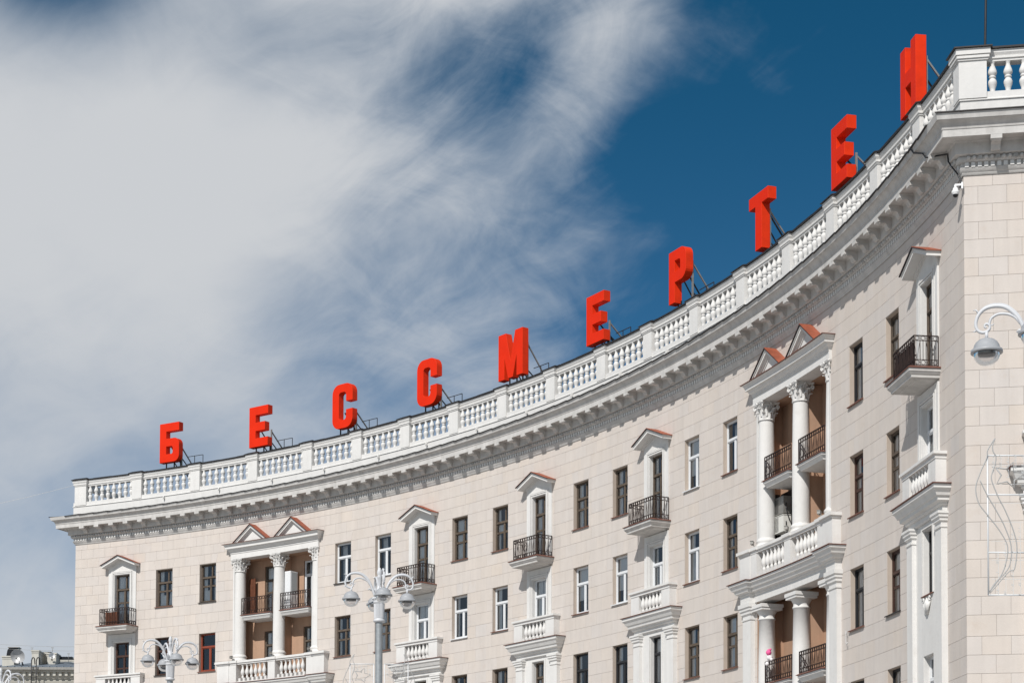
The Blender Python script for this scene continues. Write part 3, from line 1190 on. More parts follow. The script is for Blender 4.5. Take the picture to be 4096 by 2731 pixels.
    for sx in (-1, 1):
        q.tube([(sx * (.26 + .05 * math.cos(a)), -.12, 9.42 + .06 * math.sin(a)) for a in [j * .7 for j in range(9)]], .025, 5)
        q.tube([(sx * .26, -.10, 9.36), (sx * .16, -.12, 9.18), (sx * .03, -.12, 9.00)], .03, 5)
    q.build('shell_ornament', M_WHITE, bld, fm)


for i, c in enumerate(BAYC):
    bay(FM(c), i)
bay(FB(UB), 5)

# ------------------------------------------------------------------ loggias
def spiral(cx, cz, r, turns, sx, y, n=16):
    return [(cx + sx * r * (1 - .8 * j / n) * math.cos(turns * 6.28 * j / n + 1.6), y, cz + r * (1 - .8 * j / n) * math.sin(turns * 6.28 * j / n + 1.6)) for j in range(n + 1)]


def corinthian():
    """capital centred on the column axis, z from 0 to .62"""
    m = MB()
    m.lathe([(.265, -.03), (.30, -.02), (.30, .015), (.262, .03), (.25, .08), (.25, .35), (.30, .50), (.34, .54)], 20)
    # two rows of curling leaves
    for row, (zb, hh, r0, n, ph) in enumerate(((.03, .23, .265, 8, 0), (.12, .30, .27, 8, math.pi / 8))):
        for i in range(n):
            a = 2 * math.pi * i / n + ph
            ca, sa = math.cos(a), math.sin(a)
            prof = [(r0, zb, .085), (r0 + .02, zb + hh * .5, .095), (r0 + .055, zb + hh * .85, .075), (r0 + .115, zb + hh * 1.0, .05), (r0 + .135, zb + hh * .88, .025)]
            k = len(m.v)
            for (r, z, w) in prof:
                for t, dr in ((-1, -.03), (-.5, .0), (0, .03), (.5, 0), (1, -.03)):
                    m.v.append(((r + dr) * ca - t * w * sa, (r + dr) * sa + t * w * ca, z - abs(t) * .015))
            for j in range(len(prof) - 1):
                for q in range(4):
                    m.face(k + j * 5 + q, k + j * 5 + q + 1, k + (j + 1) * 5 + q + 1, k + (j + 1) * 5 + q)
    # volutes at the four corners, small helices at the faces
    for i in range(4):
        a = math.pi / 4 + i * math.pi / 2
        ca, sa = math.cos(a), math.sin(a)
        pts = []
        for j in range(15):
            f = j / 14
            if f < .4:
                r, z = .27 + f * .28, .30 + f * .50
            else:
                g = (f - .4) / .6
                rad = .075 * (1 - .7 * g)
                an = 1.9 - g * 7.5
                r, z = .415 + rad * math.cos(an), .445 + rad * math.sin(an)
            pts.append((r * ca, r * sa, z))
        m.tube(pts, .030, 6, .018)
        m.ball((.415 * ca, .415 * sa, .445), .035, 6, 4)
        a = i * math.pi / 2
        ca, sa = math.cos(a), math.sin(a)
        for sx in (-1, 1):
            pts = []
            for j in range(11):
                f = j / 10
                an = 2.4 - f * 5.5
                rad = .055 * (1 - .6 * f)
                t, z = sx * (.075 - rad * math.cos(an)), .43 + rad * math.sin(an)
                pts.append((.33 * ca - t * sa, .33 * sa + t * ca, z))
            m.tube(pts, .020, 5, .012)
        m.ball((.37 * ca, .37 * sa, .56), .045, 6, 4)
    # abacus with hollow sides
    P = []
    for i in range(4):
        a = math.pi / 4 + i * math.pi / 2
        for da in (-.07, .07):
            P.append((.50 * math.cos(a + da), .50 * math.sin(a + da)))
        for da in (.30, .785, 1.27):
            r = .375 - .02 * math.sin(da * 2)
            P.append((r * math.cos(a + da) / max(math.cos(abs(da - .785)), .2) * .93, r * math.sin(a + da) / max(math.cos(abs(da - .785)), .2) * .93))
    for (z0, z1, sc) in ((.535, .575, .93), (.575, .62, 1.0)):
        k = m.add([(x * sc, y * sc, z0) for x, y in P] + [(x * sc, y * sc, z1) for x, y in P])
        n = len(P)
        m.face(*range(k + n - 1, k - 1, -1)); m.face(*range(k + n, k + 2 * n))
        for i in range(n):
            j = (i + 1) % n
            m.face(k + i, k + j, k + n + j, k + n + i)
    return m.mesh('capital', M_WHITE)


CAP = corinthian()
q = MB()
q.box(-.42, .42, -.42, .42, 13.30, 13.46)
q.lathe([(.40, 13.46), (.41, 13.50), (.40, 13.56), (.36, 13.60), (.34, 13.63), (.36, 13.67), (.37, 13.71), (.35, 13.76), (.315, 13.79), (.300, 13.83)], 28)
q.lathe([(.300, 13.83), (.300, 15.0), (.292, 16.3), (.272, 17.6), (.262, 18.02)], 28)
COLU = q.mesh('column', M_WHITE)
q = MB()
q.lathe([(.315, 5.0), (.315, 8.5), (.30, 9.6), (.275, 10.93), (.30, 10.94), (.30, 10.99), (.275, 11.0), (.275, 11.10), (.29, 11.12), (.33, 11.20), (.37, 11.26)], 28)
q.box(-.40, .40, -.40, .40, 11.26, 11.35); q.box(-.43, .43, -.43, .43, 11.35, 11.47)
COLL = q.mesh('column', M_WHITE)
OFFS = (-2.64, 0, 2.64)


def loggia(sc, idx):
    fm = FM(sc)

    def bend(x, y, z): return arc(x, y, z)
    # recess: back wall with doors, side walls, ceilings
    m = MB()
    H = []
    yb = 1.0
    doors = []
    for b_ in (0, 1):
        xb = sc + (-1.32 if b_ == 0 else 1.32)
        for (z0, z1) in ((15.80, 18.30), (12.50, 15.03), (8.75, 11.2)):
            dx = .09 if b_ == 0 else .07
            H.append((xb + dx - .45, xb + dx + .45, z0, z1)); doors.append((xb + dx, .90, z0, z1))
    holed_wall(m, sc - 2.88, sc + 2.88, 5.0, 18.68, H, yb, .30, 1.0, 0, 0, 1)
    m.mi = 0
    for sx, xx in ((-1, sc - 2.88), (1, sc + 2.88)):
        pts = [(xx, .0, 5.0), (xx, yb, 5.0), (xx, yb, 18.68), (xx, .0, 18.68)]
        m.poly(pts if sx > 0 else pts[::-1])
    for z in (18.68, 11.9):
        for i in range(4):
            a = sc - 2.88 + 5.76 * i / 4; b = a + 1.44
            m.poly([(a, .45, z - .06), (b, .45, z - .06), (b, yb + .0, z - .06), (a, yb + .0, z - .06)])
    # cross wall between the two bays, behind the middle column
    m.box(sc - .12, sc + .12, .50, yb, 5.0, 18.6)
    m.mapv(bend)
    lg = m.build('loggia', [M_PEACH, M_DARKROOM], bld)
    for k, (x, w, z0, z1) in enumerate(doors):
        st = {0: 'wood_side', 1: 'wood_side', 2: 'wood_side', 3: 'white_plain', 4: 'wood_side', 5: 'wood_side'}[k]
        fr, pm, cm, tl = win_parts(st, w, z1 - z0)
        F = FM(x, yb - .10, z0)
        o = link('balcony_door', fr, bld, F)
        for mm in pm: link('pane', mm, o, F)
        if cm: link('curtain', cm, o, F)
    # entablature with twin gables
    e = MB()
    nx = 8
    e.box(sc - 3.0, sc + 3.0, -.10, .62, 18.625, 18.95, nx); e.box(sc - 3.0, sc + 3.0, -.125, -.102, 18.90, 18.95, nx)
    e.loft(sc, [(3.0, .11, 18.95), (3.03, .14, 18.97), (3.03, .14, 19.00), (3.09, .20, 19.04), (3.12, .24, 19.12), (3.17, .33, 19.13), (3.17, .33, 19.22),
                (3.19, .34, 19.23), (3.22, .37, 19.30), (3.26, .42, 19.345)], yb=.0, nx=nx)
    for gx in (-1.40, 1.42):
        c = sc + gx
        hw, hh = 1.16, .84
        zb = 19.345
        e.prism([(c - hw + .28, zb), (c + hw - .28, zb), (c, zb + hh - .26)], -.20, .0)
        for sx in (-1, 1):
            for (ef, t0, t1) in ((.42, .0, .06), (.385, .062, .15), (.30, .152, .20), (.235, .202, .27)):
                k_ = hh / hw
                P = [(c, zb + hh - t0), (c, zb + hh - t1), (c + sx * (hw - t1 / k_), zb), (c + sx * (hw - t0 / k_), zb)]
                if sx < 0: P = P[::-1]
                e.prism(P[::-1], -ef, .0)
    for sx in (-1, 1):
        x0, x1 = sorted((sc + sx * 2.885, sc + sx * 2.80))
        e.box(x0, x1, -.015, .52, 12.42, 18.622)
    e.mapv(bend)
    ent = e.build('entablature', M_WHITE, bld)
    g = MB()
    g.mi = 1
    g.loft(sc, [(3.31, .47, 19.348), (3.31, .47, 19.365), (3.2, .30, 19.375)], yb=0, nx=nx)
    g.mi = 0
    for gx in (-1.40, 1.42):
        c = sc + gx
        for sx in (-1, 1):
            P = [(c, 20.19), (c + sx * 1.17, 19.35), (c + sx * 1.17, 19.377), (c, 20.222)]
            if sx < 0: P = P[::-1]
            g.prism(P, -.46, .0)
            g.mi = 2
            g.prism([(x, z - .02) for x, z in P], -.466, -.425)
            g.mi = 0
    g.mapv(bend)
    g.build('gable_roof', [M_ROOF, M_RUST, M_TIN], ent)
    for ox in OFFS:
        F = FM(sc + ox, .25, 0)
        c1 = link('column', COLU, bld, F)
        link('capital', CAP, c1, FM(sc + ox, .25, 18.005))
        link('column', COLL, bld, FM(sc + ox, .25, 0))
    # slabs and iron rails
    for (zt, zr) in ((15.75, 16.62), (8.62, 9.42)):
        for b_ in (0, 1):
            a = sc + OFFS[b_] + .36; b = sc + OFFS[b_ + 1] - .30
            xc, hw = (a + b) / 2, (b - a) / 2
            s_ = MB()
            s_.loft(xc, [(hw - .10, -.02, zt - .24), (hw - .10, .0, zt - .20), (hw - .04, .05, zt - .12), (hw - .02, .08, zt - .10), (hw - .02, .08, zt - .02)], yb=.99, nx=2)
            s_.mapv(bend)
            so = s_.build('balcony', M_WHITE, bld)
            s_ = MB()
            s_.loft(xc, [(hw + .03, .13, zt - .015), (hw + .03, .13, zt + .005), (hw, .09, zt + .03)], yb=.99, nx=2)
            s_.mapv(bend); s_.build('metal_edge', M_RUST, so)
            s_ = MB()
            iron_railing(s_, [(a - .05, .02), (b + .02, .02)], zt + .03, zr)
            s_.mapv(bend); s_.build('railing', M_IRON, so)
    # balustrade on the big hood
    b = MB()
    zt = 13.45
    b.box(sc - 3.66, sc - 2.88, -.30, .02, 12.36, zt - .18); b.box(sc + 2.88, sc + 3.66, -.30, .02, 12.36, zt - .18)
    b.box(sc - 2.885, sc - 2.5, -.235, .05, 12.36, zt - .18); b.box(sc + 2.5, sc + 2.885, -.235, .05, 12.36, zt - .18)
    for ox in OFFS:
        b.box(sc + ox - .24, sc + ox + .24, -.275, .30, 12.36, zt - .20)
        b.loft(sc + ox, [(.27, .29, zt - .20), (.27, .29, zt - .12), (.32, .35, zt - .10), (.32, .35, zt + .012)], yb=.3)
    b.loft(sc, [(2.95, .25, zt - .18), (2.95, .25, zt - .12), (2.95, .30, zt - .10), (2.95, .30, zt)], yb=.05, nx=10)
    for sx in (-1, 1):
        b.loft(sc + sx * 3.27, [(.42, .33, zt - .182), (.42, .33, zt - .122), (.48, .40, zt - .102), (.48, .40, zt + .003)], yb=.02)
    b.box(sc - 2.6, sc + 2.6, -.24, .05, 12.36, 12.42, 8)
    # floor behind the balustrade
    b.box(sc - 2.88, sc + 2.88, .02, .99, 12.25, 12.40, 8)
    for b_ in (0, 1):
        for i in range(7):
            x = sc + OFFS[b_] + .44 + i * (2.64 - .88) / 6
            b.box(x - .07, x + .07, -.235, -.06, 12.42, 12.58)
    b.mapv(bend)
    bo = b.build('balustrade', M_WHITE, bld)
    for b_ in (0, 1):
        for i in range(6):
            x = sc + OFFS[b_] + .44 + (i + .5) * (2.64 - .88) / 6
            link('baluster', vbal, bo, FM(x, -.14, 12.56))
    h = MB()
    HP = ((0, .24, 11.60), (0, .24, 11.86), (.04, .28, 11.88), (.04, .28, 11.93), (.14, .38, 11.97), (.16, .42, 12.07), (.24, .46, 12.09),
          (.28, .51, 12.20), (.34, .56, 12.24), (.34, .56, 12.32))
    h.loft(sc, [(3.0 + a_, e_ - .17, z_) for a_, e_, z_ in HP], yb=.60, nx=10)
    for sx in (-1, 1):
        h.loft(sc + sx * 3.36, [(.36 + a_, e_, z_ + .002) for a_, e_, z_ in HP], yb=.02)
    h.mapv(bend)
    ho = h.build('hood', M_WHITE, bld)
    h = MB(); h.loft(sc, [(3.39, .44, 12.326), (3.39, .44, 12.345), (3.0, .26, 12.37)], yb=.0, nx=10)
    for sx in (-1, 1):
        h.loft(sc + sx * 3.36, [(.75, .61, 12.328), (.75, .61, 12.349), (.36, .32, 12.374)], yb=.0)
    h.mapv(bend); h.build('metal_edge', M_RUST, ho)
    for ox in (-3.38, 3.38):
        q = MB()
        q.loft(0, [(.30, .17, 5.2), (.30, .17, 11.0), (.33, .20, 11.02), (.33, .20, 11.07), (.30, .17, 11.08), (.30, .17, 11.18), (.35, .22, 11.23), (.35, .22, 11.30),
                   (.39, .26, 11.35), (.39, .26, 11.42), (.43, .30, 11.46), (.43, .30, 11.597)])
        q.build('pilaster', M_WHITE, bld, FM(sc + ox))


for i, c in enumerate(LOGC):
    loggia(c, i)

# small hood on the hidden left end wall, its tip shows beyond the corner
q = MB()
q.loft(0, [(1.2, .10, 13.30), (1.3, .22, 13.42), (1.5, .42, 13.55), (1.5, .44, 13.68)], yb=-.02)
F = Matrix.Translation(Vector((c00.x - n0.x * 2.6, c00.y - n0.y * 2.6, EYE))) @ Matrix(((-n0.x * 1, t0v.x, 0, 0), (-n0.y, t0v.y, 0, 0), (0, 0, 1, 0), (0, 0, 0, 1)))
q.build('hood', M_RUST, bld, F)

# ------------------------------------------------------------------ roof letters
def rr_outline(w, h, r):
    """rounded rectangle corners list -> polyline, radius r per corner [bl, br, tr, tl]"""
    P = []
    for (cx, cz, a0, rad) in ((r[0], r[0], math.pi, r[0]), (w - r[1], r[1], -math.pi / 2, r[1]), (w - r[2], h - r[2], 0, r[2]), (r[3], h - r[3], math.pi / 2, r[3])):
        if rad < .01:
            P.append((0 if cx < w / 2 else w, 0 if cz < h / 2 else h)); continue
        for j in range(7):
            a = a0 + math.pi / 2 * j / 6
            P.append((cx + rad * math.cos(a), cz + rad * math.sin(a)))
    return P


def arcpts(cx, cz, r, a0, a1, n=7):
    return [(cx + r * math.cos(R_(a0 + (a1 - a0) * j / n)), cz + r * math.sin(R_(a0 + (a1 - a0) * j / n))) for j in range(n + 1)]


Ht = 2.03
LET = {
    'E': (1.28, [[(0, 0), (1.26, 0), (1.26, .43), (.43, .43), (.43, .80), (1.07, .80), (1.07, 1.23), (.43, 1.23), (.43, 1.60), (1.28, 1.60), (1.28, Ht), (0, Ht)]]),
    'Б': (1.28, [[(0, 0), (.95, 0)] + arcpts(.95, .33, .33, -90, 0)[1:] + arcpts(.95, .90, .33, 0, 90) + [(.43, 1.23), (.43, 1.60), (1.28, 1.60), (1.28, Ht), (0, Ht)],
                 [(.43, .42), (.43, .82), (.80, .82), (.86, .76), (.86, .48), (.80, .42)]]),
    'С': (1.40, [arcpts(.45, .45, .45, 180, 270) + arcpts(.95, .45, .45, 270, 360) + [(1.40, .88), (.95, .88)] + arcpts(.80, .55, .15, 0, -90) + arcpts(.60, .55, .15, 270, 180)
                 + arcpts(.60, 1.60, .15, 180, 90) + arcpts(.80, 1.60, .15, 90, 0) + [(.95, 1.28), (1.40, 1.28)] + arcpts(.95, 1.70, .45, 0, 90) + arcpts(.45, 1.70, .45, 90, 180)]),
    'М': (1.74, [[(0, 0), (.43, 0), (.43, .95), (.70, 0), (1.04, 0), (1.31, .95), (1.31, 0), (1.74, 0), (1.74, Ht), (1.21, Ht), (.87, .78), (.53, Ht), (0, Ht)]]),
    'Р': (1.28, [[(0, 0), (.43, 0), (.43, .78), (.90, .78)] + arcpts(.90, 1.16, .38, -90, 0)[1:] + arcpts(.90, 1.65, .38, 0, 90) + [(0, Ht)],
                 [(.43, 1.19), (.43, 1.62), (.78, 1.62), (.85, 1.55), (.85, 1.26), (.78, 1.19)]]),
    'Т': (1.48, [[(.49, 0), (.99, 0), (.99, 1.60), (1.48, 1.60), (1.48, Ht), (0, Ht), (0, 1.60), (.49, 1.60)]]),
    'Н': (1.31, [[(0, 0), (.42, 0), (.42, .80), (.89, .80), (.89, 0), (1.31, 0), (1.31, Ht), (.89, Ht), (.89, 1.24), (.42, 1.24), (.42, Ht), (0, Ht)]]),
}


def letter_mesh(k):
    w, outs = LET[k]
    cu = bpy.data.curves.new('letter', 'CURVE')
    cu.dimensions = '2D'
    cu.fill_mode = 'BOTH'
    cu.extrude = .155
    cu.bevel_depth = .010
    cu.offset = -.010
    for P in outs:
        sp = cu.splines.new('POLY')
        sp.points.add(len(P) - 1)
        for i, (x, z) in enumerate(P):
            sp.points[i].co = (x - w / 2, z, 0, 1)
        sp.use_cyclic_u = True
    ob = bpy.data.objects.new('tmp', cu)
    me = bpy.data.meshes.new_from_object(ob)
    bpy.data.objects.remove(ob)
    # stand it up: curve z (depth) -> -y
    me.transform(Matrix(((1, 0, 0, 0), (0, 0, -1, 0), (0, 1, 0, 0), (0, 0, 0, 1))))
    me.materials.clear()
    me.materials.append(M_RED); me.materials.append(M_REDSIDE)
    for p in me.polygons:
        p.material_index = 0 if p.normal.y < -.9 else 1
        p.use_smooth = False
    me.name = 'letter_body'
    return me, w


SEQ = [('Б', 6.08, 'red letter Б, first of the word, at the far left end of the roof'),
       ('E', 12.10, 'red letter Е between Б and С, smallest in view of the three Е'),
       ('С', 17.87, 'red letter С just right of the first Е, the farther of the two С'),
       ('С', 23.80, 'red letter С standing directly beside the letter М'),
       ('М', 29.78, 'red letter М, the widest letter of the roof sign'),
       ('E', 35.95, 'middle one of the three red Е, between М and Р'),
       ('Р', 42.08, 'red letter Р with a long brace on its right side'),
       ('Т', 48.28, 'red letter Т standing on one narrow stem'),
       ('E', 54.65, 'tallest in view of the three red Е, between Т and Н'),
       ('Н', 60.36, 'red letter Н, last and largest in view, at the right end of the roof')]
LM = {}
for i, (k, s, lab) in enumerate(SEQ):
    if k not in LM:
        LM[k] = letter_mesh(k)
    me, w = LM[k]
    z0 = 24.16
    F = FM(s, .0, z0)
    t = thing('roof_letter', lab, 'letter', F, 'red letters standing along the roof edge')
    link('letter_body', me, t, FM(s, .17, z0))
    # support frame: legs, back posts and raking struts
    q = MB()
    for xx in ((-.42, .10, .52) if k not in 'ТР' else ((.0, .20) if k == 'Т' else (-.42, -.20))):
        q.tube([(xx, .30, -.42), (xx, .30, .10)], .035, 4)
    q.tube([(-w / 2 + .1, .38, -.30), (w / 2 - .1, .38, -.30)], .03, 4)
    q.build('foot_frame', M_BLACKST, t, F)
    q = MB()
    hx = w / 2 - .14
    top = 1.35 if k in 'МРТН' else .75
    if k == 'Т':
        hx = .14
    for xx in (hx,):
        q.box(xx + .01, xx + .07, .34, .40, -.42, top + .1)
        q.tube([(xx + .04, .38, top), (xx + .04, 1.75, -.45)], .035, 4)
    q.build('bright_brace', M_STEEL, t, F)
    q = MB()
    xx = -hx + .35 if k != 'Т' else -.05
    q.tube([(xx, .38, top + .1), (xx, 1.75, -.45)], .032, 4)
    q.tube([(xx, .38, top - .45), (xx, 1.25, -.45)], .028, 4)
    q.tube([(hx, .38, .25), (hx, 1.35, -.45)], .028, 4)
    q.build('dark_brace', M_BLACKST, t, F)
    if k not in 'ТН' and i != 8:
        q = MB()
        a, b = w / 2 + .1, w / 2 + 1.15
        for zz in (.28,):
            q.tube([(a, .55, zz), (b, .55, zz)], .018, 4)
        for xx in (a + .5, b):
            q.tube([(xx, .55, -.42), (xx, .55, .28)], .018, 4)
        q.build('guard_rail', M_BLACKST, t, F)

# ------------------------------------------------------------------ lamp posts
def spiral_arm(m, ang, r=.78):
    ca, sa = math.cos(ang), math.sin(ang)

    def P(d, z): return (d * ca, d * sa, z)
    def smooth(C, n=5):
        out = []
        PP = [C[0]] + C + [C[-1]]
        for p0, p1, p2, p3 in zip(PP, PP[1:], PP[2:], PP[3:]):
            for j in range(n):
                u = j / n
                out.append(tuple(.5 * ((2 * p1[k]) + (-p0[k] + p2[k]) * u + (2 * p0[k] - 5 * p1[k] + 4 * p2[k] - p3[k]) * u * u + (-p0[k] + 3 * p1[k] - 3 * p2[k] + p3[k]) * u ** 3) for k in (0, 1)))
        out.append(C[-1])
        return out
    O = .10
    main = smooth([(.07, -.02), (.13, .14), (.23, .40), (.32, .555), (.475, .693), (.65, .733), (.81, .70), (.91, .60), (.947, .47), (.92, .37),
                   (.85, .325), (.775, .335), (.73, .385), (.745, .445), (.795, .455), (.81, .415), (.78, .395)])
    m.tube([P(d, z - O) for d, z in main], .040, 6, .017)
    # raised web along the back of the arm
    m.tube([P(d - .012, z - O + .036) for d, z in main[:42]], .014, 4, .012)
    inner = smooth([(.74, .42), (.725, .50), (.69, .555), (.59, .60), (.45, .585), (.335, .52), (.26, .42)])
    m.tube([P(d, z - O) for d, z in inner], .022, 5, .024)
    m.tube([P(.78, .335 - O), P(.78, .205 - O)], .028, 6)
    m.tube([P(.93, .39 - O), P(.965, .345 - O), P(.995, .355 - O)], .018, 5, .008)
    m.tube([P(.90, .63 - O), P(.945, .70 - O), P(.985, .69 - O)], .018, 5, .008)
    m.tube([P(.735, .44 - O), P(.685, .43 - O), P(.665, .455 - O)], .014, 5, .008)
    m.tube([P(.22, .16), P(.28, .22), P(.31, .18)], .02, 5)


def ray(x, y):
    a, b = (x - 2048) / 7856, (3368.7 - y) / 7856
    ro, ph = -.003235, .045138
    A_ = a * math.cos(ro) + b * math.sin(ro); u = -a * math.sin(ro) + b * math.cos(ro)
    Z_ = math.cos(ph) - u * math.sin(ph)
    return A_ / Z_, (math.sin(ph) + u * math.cos(ph)) / Z_


def lamp(px, py, Z, yaw, label, arms=4):
    X, rim_h = ray(px, py)
    X *= Z; rim_h *= Z
    base = Matrix.Translation((X, Z, 0)) @ Matrix.Rotation(yaw, 4, 'Z')
    t = thing('street_lamp', label, 'street lamp', base, 'ornate four-armed street lamps in front of the building')
    zr = rim_h + EYE            # height of the dome rim above ground
    if 'pole' not in LMP:
        q = MB()
        q.lathe([(.16, 0), (.16, .6), (.13, .7), (.115, 3.0), (.10, zr - .55)], 16)
        LMP['pole'] = q.mesh('pole', M_POLE)
        q = MB()
        q.lathe([(.10, -.62), (.155, -.60), (.165, -.56), (.14, -.53), (.125, -.50)], 16)
        pts = []
        for j in range(48):
            a = 2 * math.pi * j / 48
            pts.append((a, .128 + (.011 if j % 2 else -.007)))
        k = q.add([(r * math.cos(a), r * math.sin(a), -.50) for a, r in pts] + [(1.10 * r * math.cos(a), 1.10 * r * math.sin(a), -.10) for a, r in pts])
        for j in range(48):
            q.face(k + j, k + (j + 1) % 48, k + 48 + (j + 1) % 48, k + 48 + j)
        q.lathe([(.14, -.10), (.165, -.07), (.17, -.04), (.15, -.01), (.185, .02), (.19, .05), (.12, .08), (.10, .14), (.11, .20), (.085, .30), (.06, .40)], 16)
        for j in range(16):
            a = 2 * math.pi * j / 16
            q.ball((.175 * math.cos(a), .175 * math.sin(a), .045), .035, 6, 4)
        for j in range(4):
            a = 2 * math.pi * (j + .5) / 4
            q.tube([(.10 * math.cos(a), .10 * math.sin(a), .10), (.14 * math.cos(a), .14 * math.sin(a), .24), (.20 * math.cos(a), .20 * math.sin(a), .30)], .05, 6, .02)
        q.lathe([(.055, .38), (.05, .62), (.075, .65), (.045, .68), (.06, .72), (.07, .78), (.055, .84), (.035, .90), (0, .92)], 12)
        LMP['head'] = q.mesh('lamp_head', M_LAMPWHITE)
        q = MB(); spiral_arm(q, 0); LMP['arm'] = q.mesh('arm', M_LAMPWHITE)
        q = MB()
        q.lathe([(.0, .225), (.06, .222), (.12, .20), (.17, .16), (.20, .11), (.215, .04), (.25, .035), (.252, -.012), (.235, -.02), (.205, -.01)], 24)
        q.mi = 1
        q.lathe([(.205, -.012), (.0, -.005)], 24)
        q.box(-.13, .13, -.045, .045, -.04, -.012)
        LMP['dome'] = q.mesh('lamp_shade', [M_LAMPGREY, M_PLASTICB])
        q = MB()
        q.lathe([(.208, -.025), (.203, -.07), (.175, -.13), (.12, -.18), (.06, -.202), (0, -.208)], 24)
        LMP['globe'] = q.mesh('glass_globe', M_GLOBE)
    link('pole', LMP['pole'], t, base)
    hd = base @ Matrix.Translation((0, 0, zr))
    link('lamp_head', LMP['head'], t, hd)
    for i in range(arms):
        a = hd @ Matrix.Rotation(i * math.pi / 2, 4, 'Z') @ Matrix.Translation((0, 0, .10))
        ar = link('arm', LMP['arm'], t, a)
        d = hd @ Matrix.Rotation(i * math.pi / 2, 4, 'Z') @ Matrix.Translation((.78, 0, 0))
        link('lamp_shade', LMP['dome'], ar, d)
        link('glass_globe', LMP['globe'], ar, d)
    return t, X, Z


LMP = {}
lamp(1517, 2400, 54, R_(12), 'tall ornate lamp post in the middle foreground with galvanized pole')
lamp(681, 2649, 67, R_(25), 'ornate lamp head rising before the left window column')
lamp(4150, 1392, 30.56, R_(-18), 'nearest lamp post, its grey domes entering at the right edge')
lamp(2, 2764, 75, R_(38), 'farthest lamp, scrolled white arms at the bottom left corner')


def garland(px, py, Z, side, label, lit=True):
    """flat light decoration of tubes: frame, star, flowing ribbons"""
    X, dz = ray(px, py)
    X *= Z; dz = dz * Z - 7.44
    F = Matrix.Translation((X, Z - .05, EYE + dz))
    t = thing('light_decoration', label, 'light decoration', F, 'festive wire decorations fixed to the lamp posts')
    s = side
    z1, z0 = 7.44, 5.24
    q = MB()
    for x in (.15, .80):
        q.tube([(s * x, 0, z0), (s * x, 0, z1)], .014 if x > .5 else .012, 5)
    for z in (z0, z0 + .67, z0 + 1.58, z1):
        q.tube([(s * .13, 0, z), (s * .80, 0, z)], .013, 5)
    q.build('frame', M_WHITEF, t, F)
    q = MB()

    def rib(P, r=.009):
        # Catmull-Rom through the points
        out = []
        PP = [P[0]] + P + [P[-1]]
        for a, b, c, d in zip(PP, PP[1:], PP[2:], PP[3:]):
            for j in range(6):
                u = j / 6
                out.append(tuple(.5 * ((2 * b[k]) + (-a[k] + c[k]) * u + (2 * a[k] - 5 * b[k] + 4 * c[k] - d[k]) * u * u + (-a[k] + 3 * b[k] - 3 * c[k] + d[k]) * u ** 3) for k in (0, 1)))
        out.append(P[-1])
        q.tube([(s * x, -.02, z) for x, z in out], r, 5)
    def G(x, y): return ((608 - x) / 504, z1 - (y - 440) / 504)
    for line in ([(262, 305), (205, 400), (198, 460), (145, 580), (108, 700), (130, 820), (195, 910), (280, 1020), (340, 1120), (357, 1190), (340, 1300), (300, 1400), (210, 1525)],
                 [(265, 305), (245, 360), (248, 410), (270, 450), (262, 520), (240, 580), (235, 640), (285, 770), (340, 880), (400, 1030), (430, 1170), (410, 1340), (360, 1370), (215, 1535)],
                 [(143, 640), (200, 760), (280, 900), (340, 1020), (385, 1170), (365, 1330), (260, 1450), (212, 1520)]):
        rib([G(*p) for p in line])
    P = [G(*p) for p in [(268, 540), (310, 600), (275, 668), (355, 650), (410, 700), (412, 640), (490, 590), (408, 570), (405, 495), (350, 550), (268, 540)]]
    q.tube([(s * x, -.03, z) for x, z in P], .012, 5)
    q.build('ribbon_and_star', M_RIBBON, t, F)
    q = MB()
    for z in [z0 + .25 + .30 * i for i in range(7)]:
        q.tube([(s * .15, .0, z), (s * .75, 0, z)], .004, 4)
    rr = random.Random(5)
    for i in range(10):
        x = .18 + i * .058
        zt_, zb_ = (z1, z1 - rr.uniform(.2, .45)) if i % 2 else (z0 + 1.3 - .08 * i, z0)
        q.tube([(s * x, -.01, zb_), (s * x, -.01, zt_)], .004, 4)
        for j in range(9):
            z = zb_ + (zt_ - zb_) * rr.random()
            q.tube([(s * x, -.012, z), (s * x - .035, -.018, z + .012)], .005, 4)
    q.build('light_strings', M_GARLAND, t, F)


garland(4150, 1825, 30.56, -1, 'wire light decoration with star and ribbons at the right edge, before the corner')
garland(1517, 2655, 54, -1, 'wire star decoration on the left side of the middle lamp pole')
garland(1517, 2655, 54, 1, 'wire star decoration on the right side of the middle lamp pole')

# ------------------------------------------------------------------ things on the building
def at(c, s, y, z): return FM(s, y, z)


def bullet_cam(s, y, z, label, yaw=-.6):
    F = FM(s, y, z)
    t = thing('security_camera', label, 'security camera', F, 'small security cameras on the balustrades')
    q = MB()
    q.box(-.20, .10, -.05, .05, .14, .24)
    q.box(-.24, .12, -.06, .06, .24, .255)
    q.lathe([(.04, 0), (.04, .04)], 8, (-.22, 0, .17))
    q.mapv(lambda a, b, c: (a * math.cos(yaw) - b * math.sin(yaw), a * math.sin(yaw) + b * math.cos(yaw), c))
    q.build('camera_body', M_STEEL, t, F)
    q = MB(); q.tube([(0, 0, .16), (.10, .05, .05), (.18, .10, .0)], .02, 5); q.build('bracket_arm', M_STEEL, t, F)


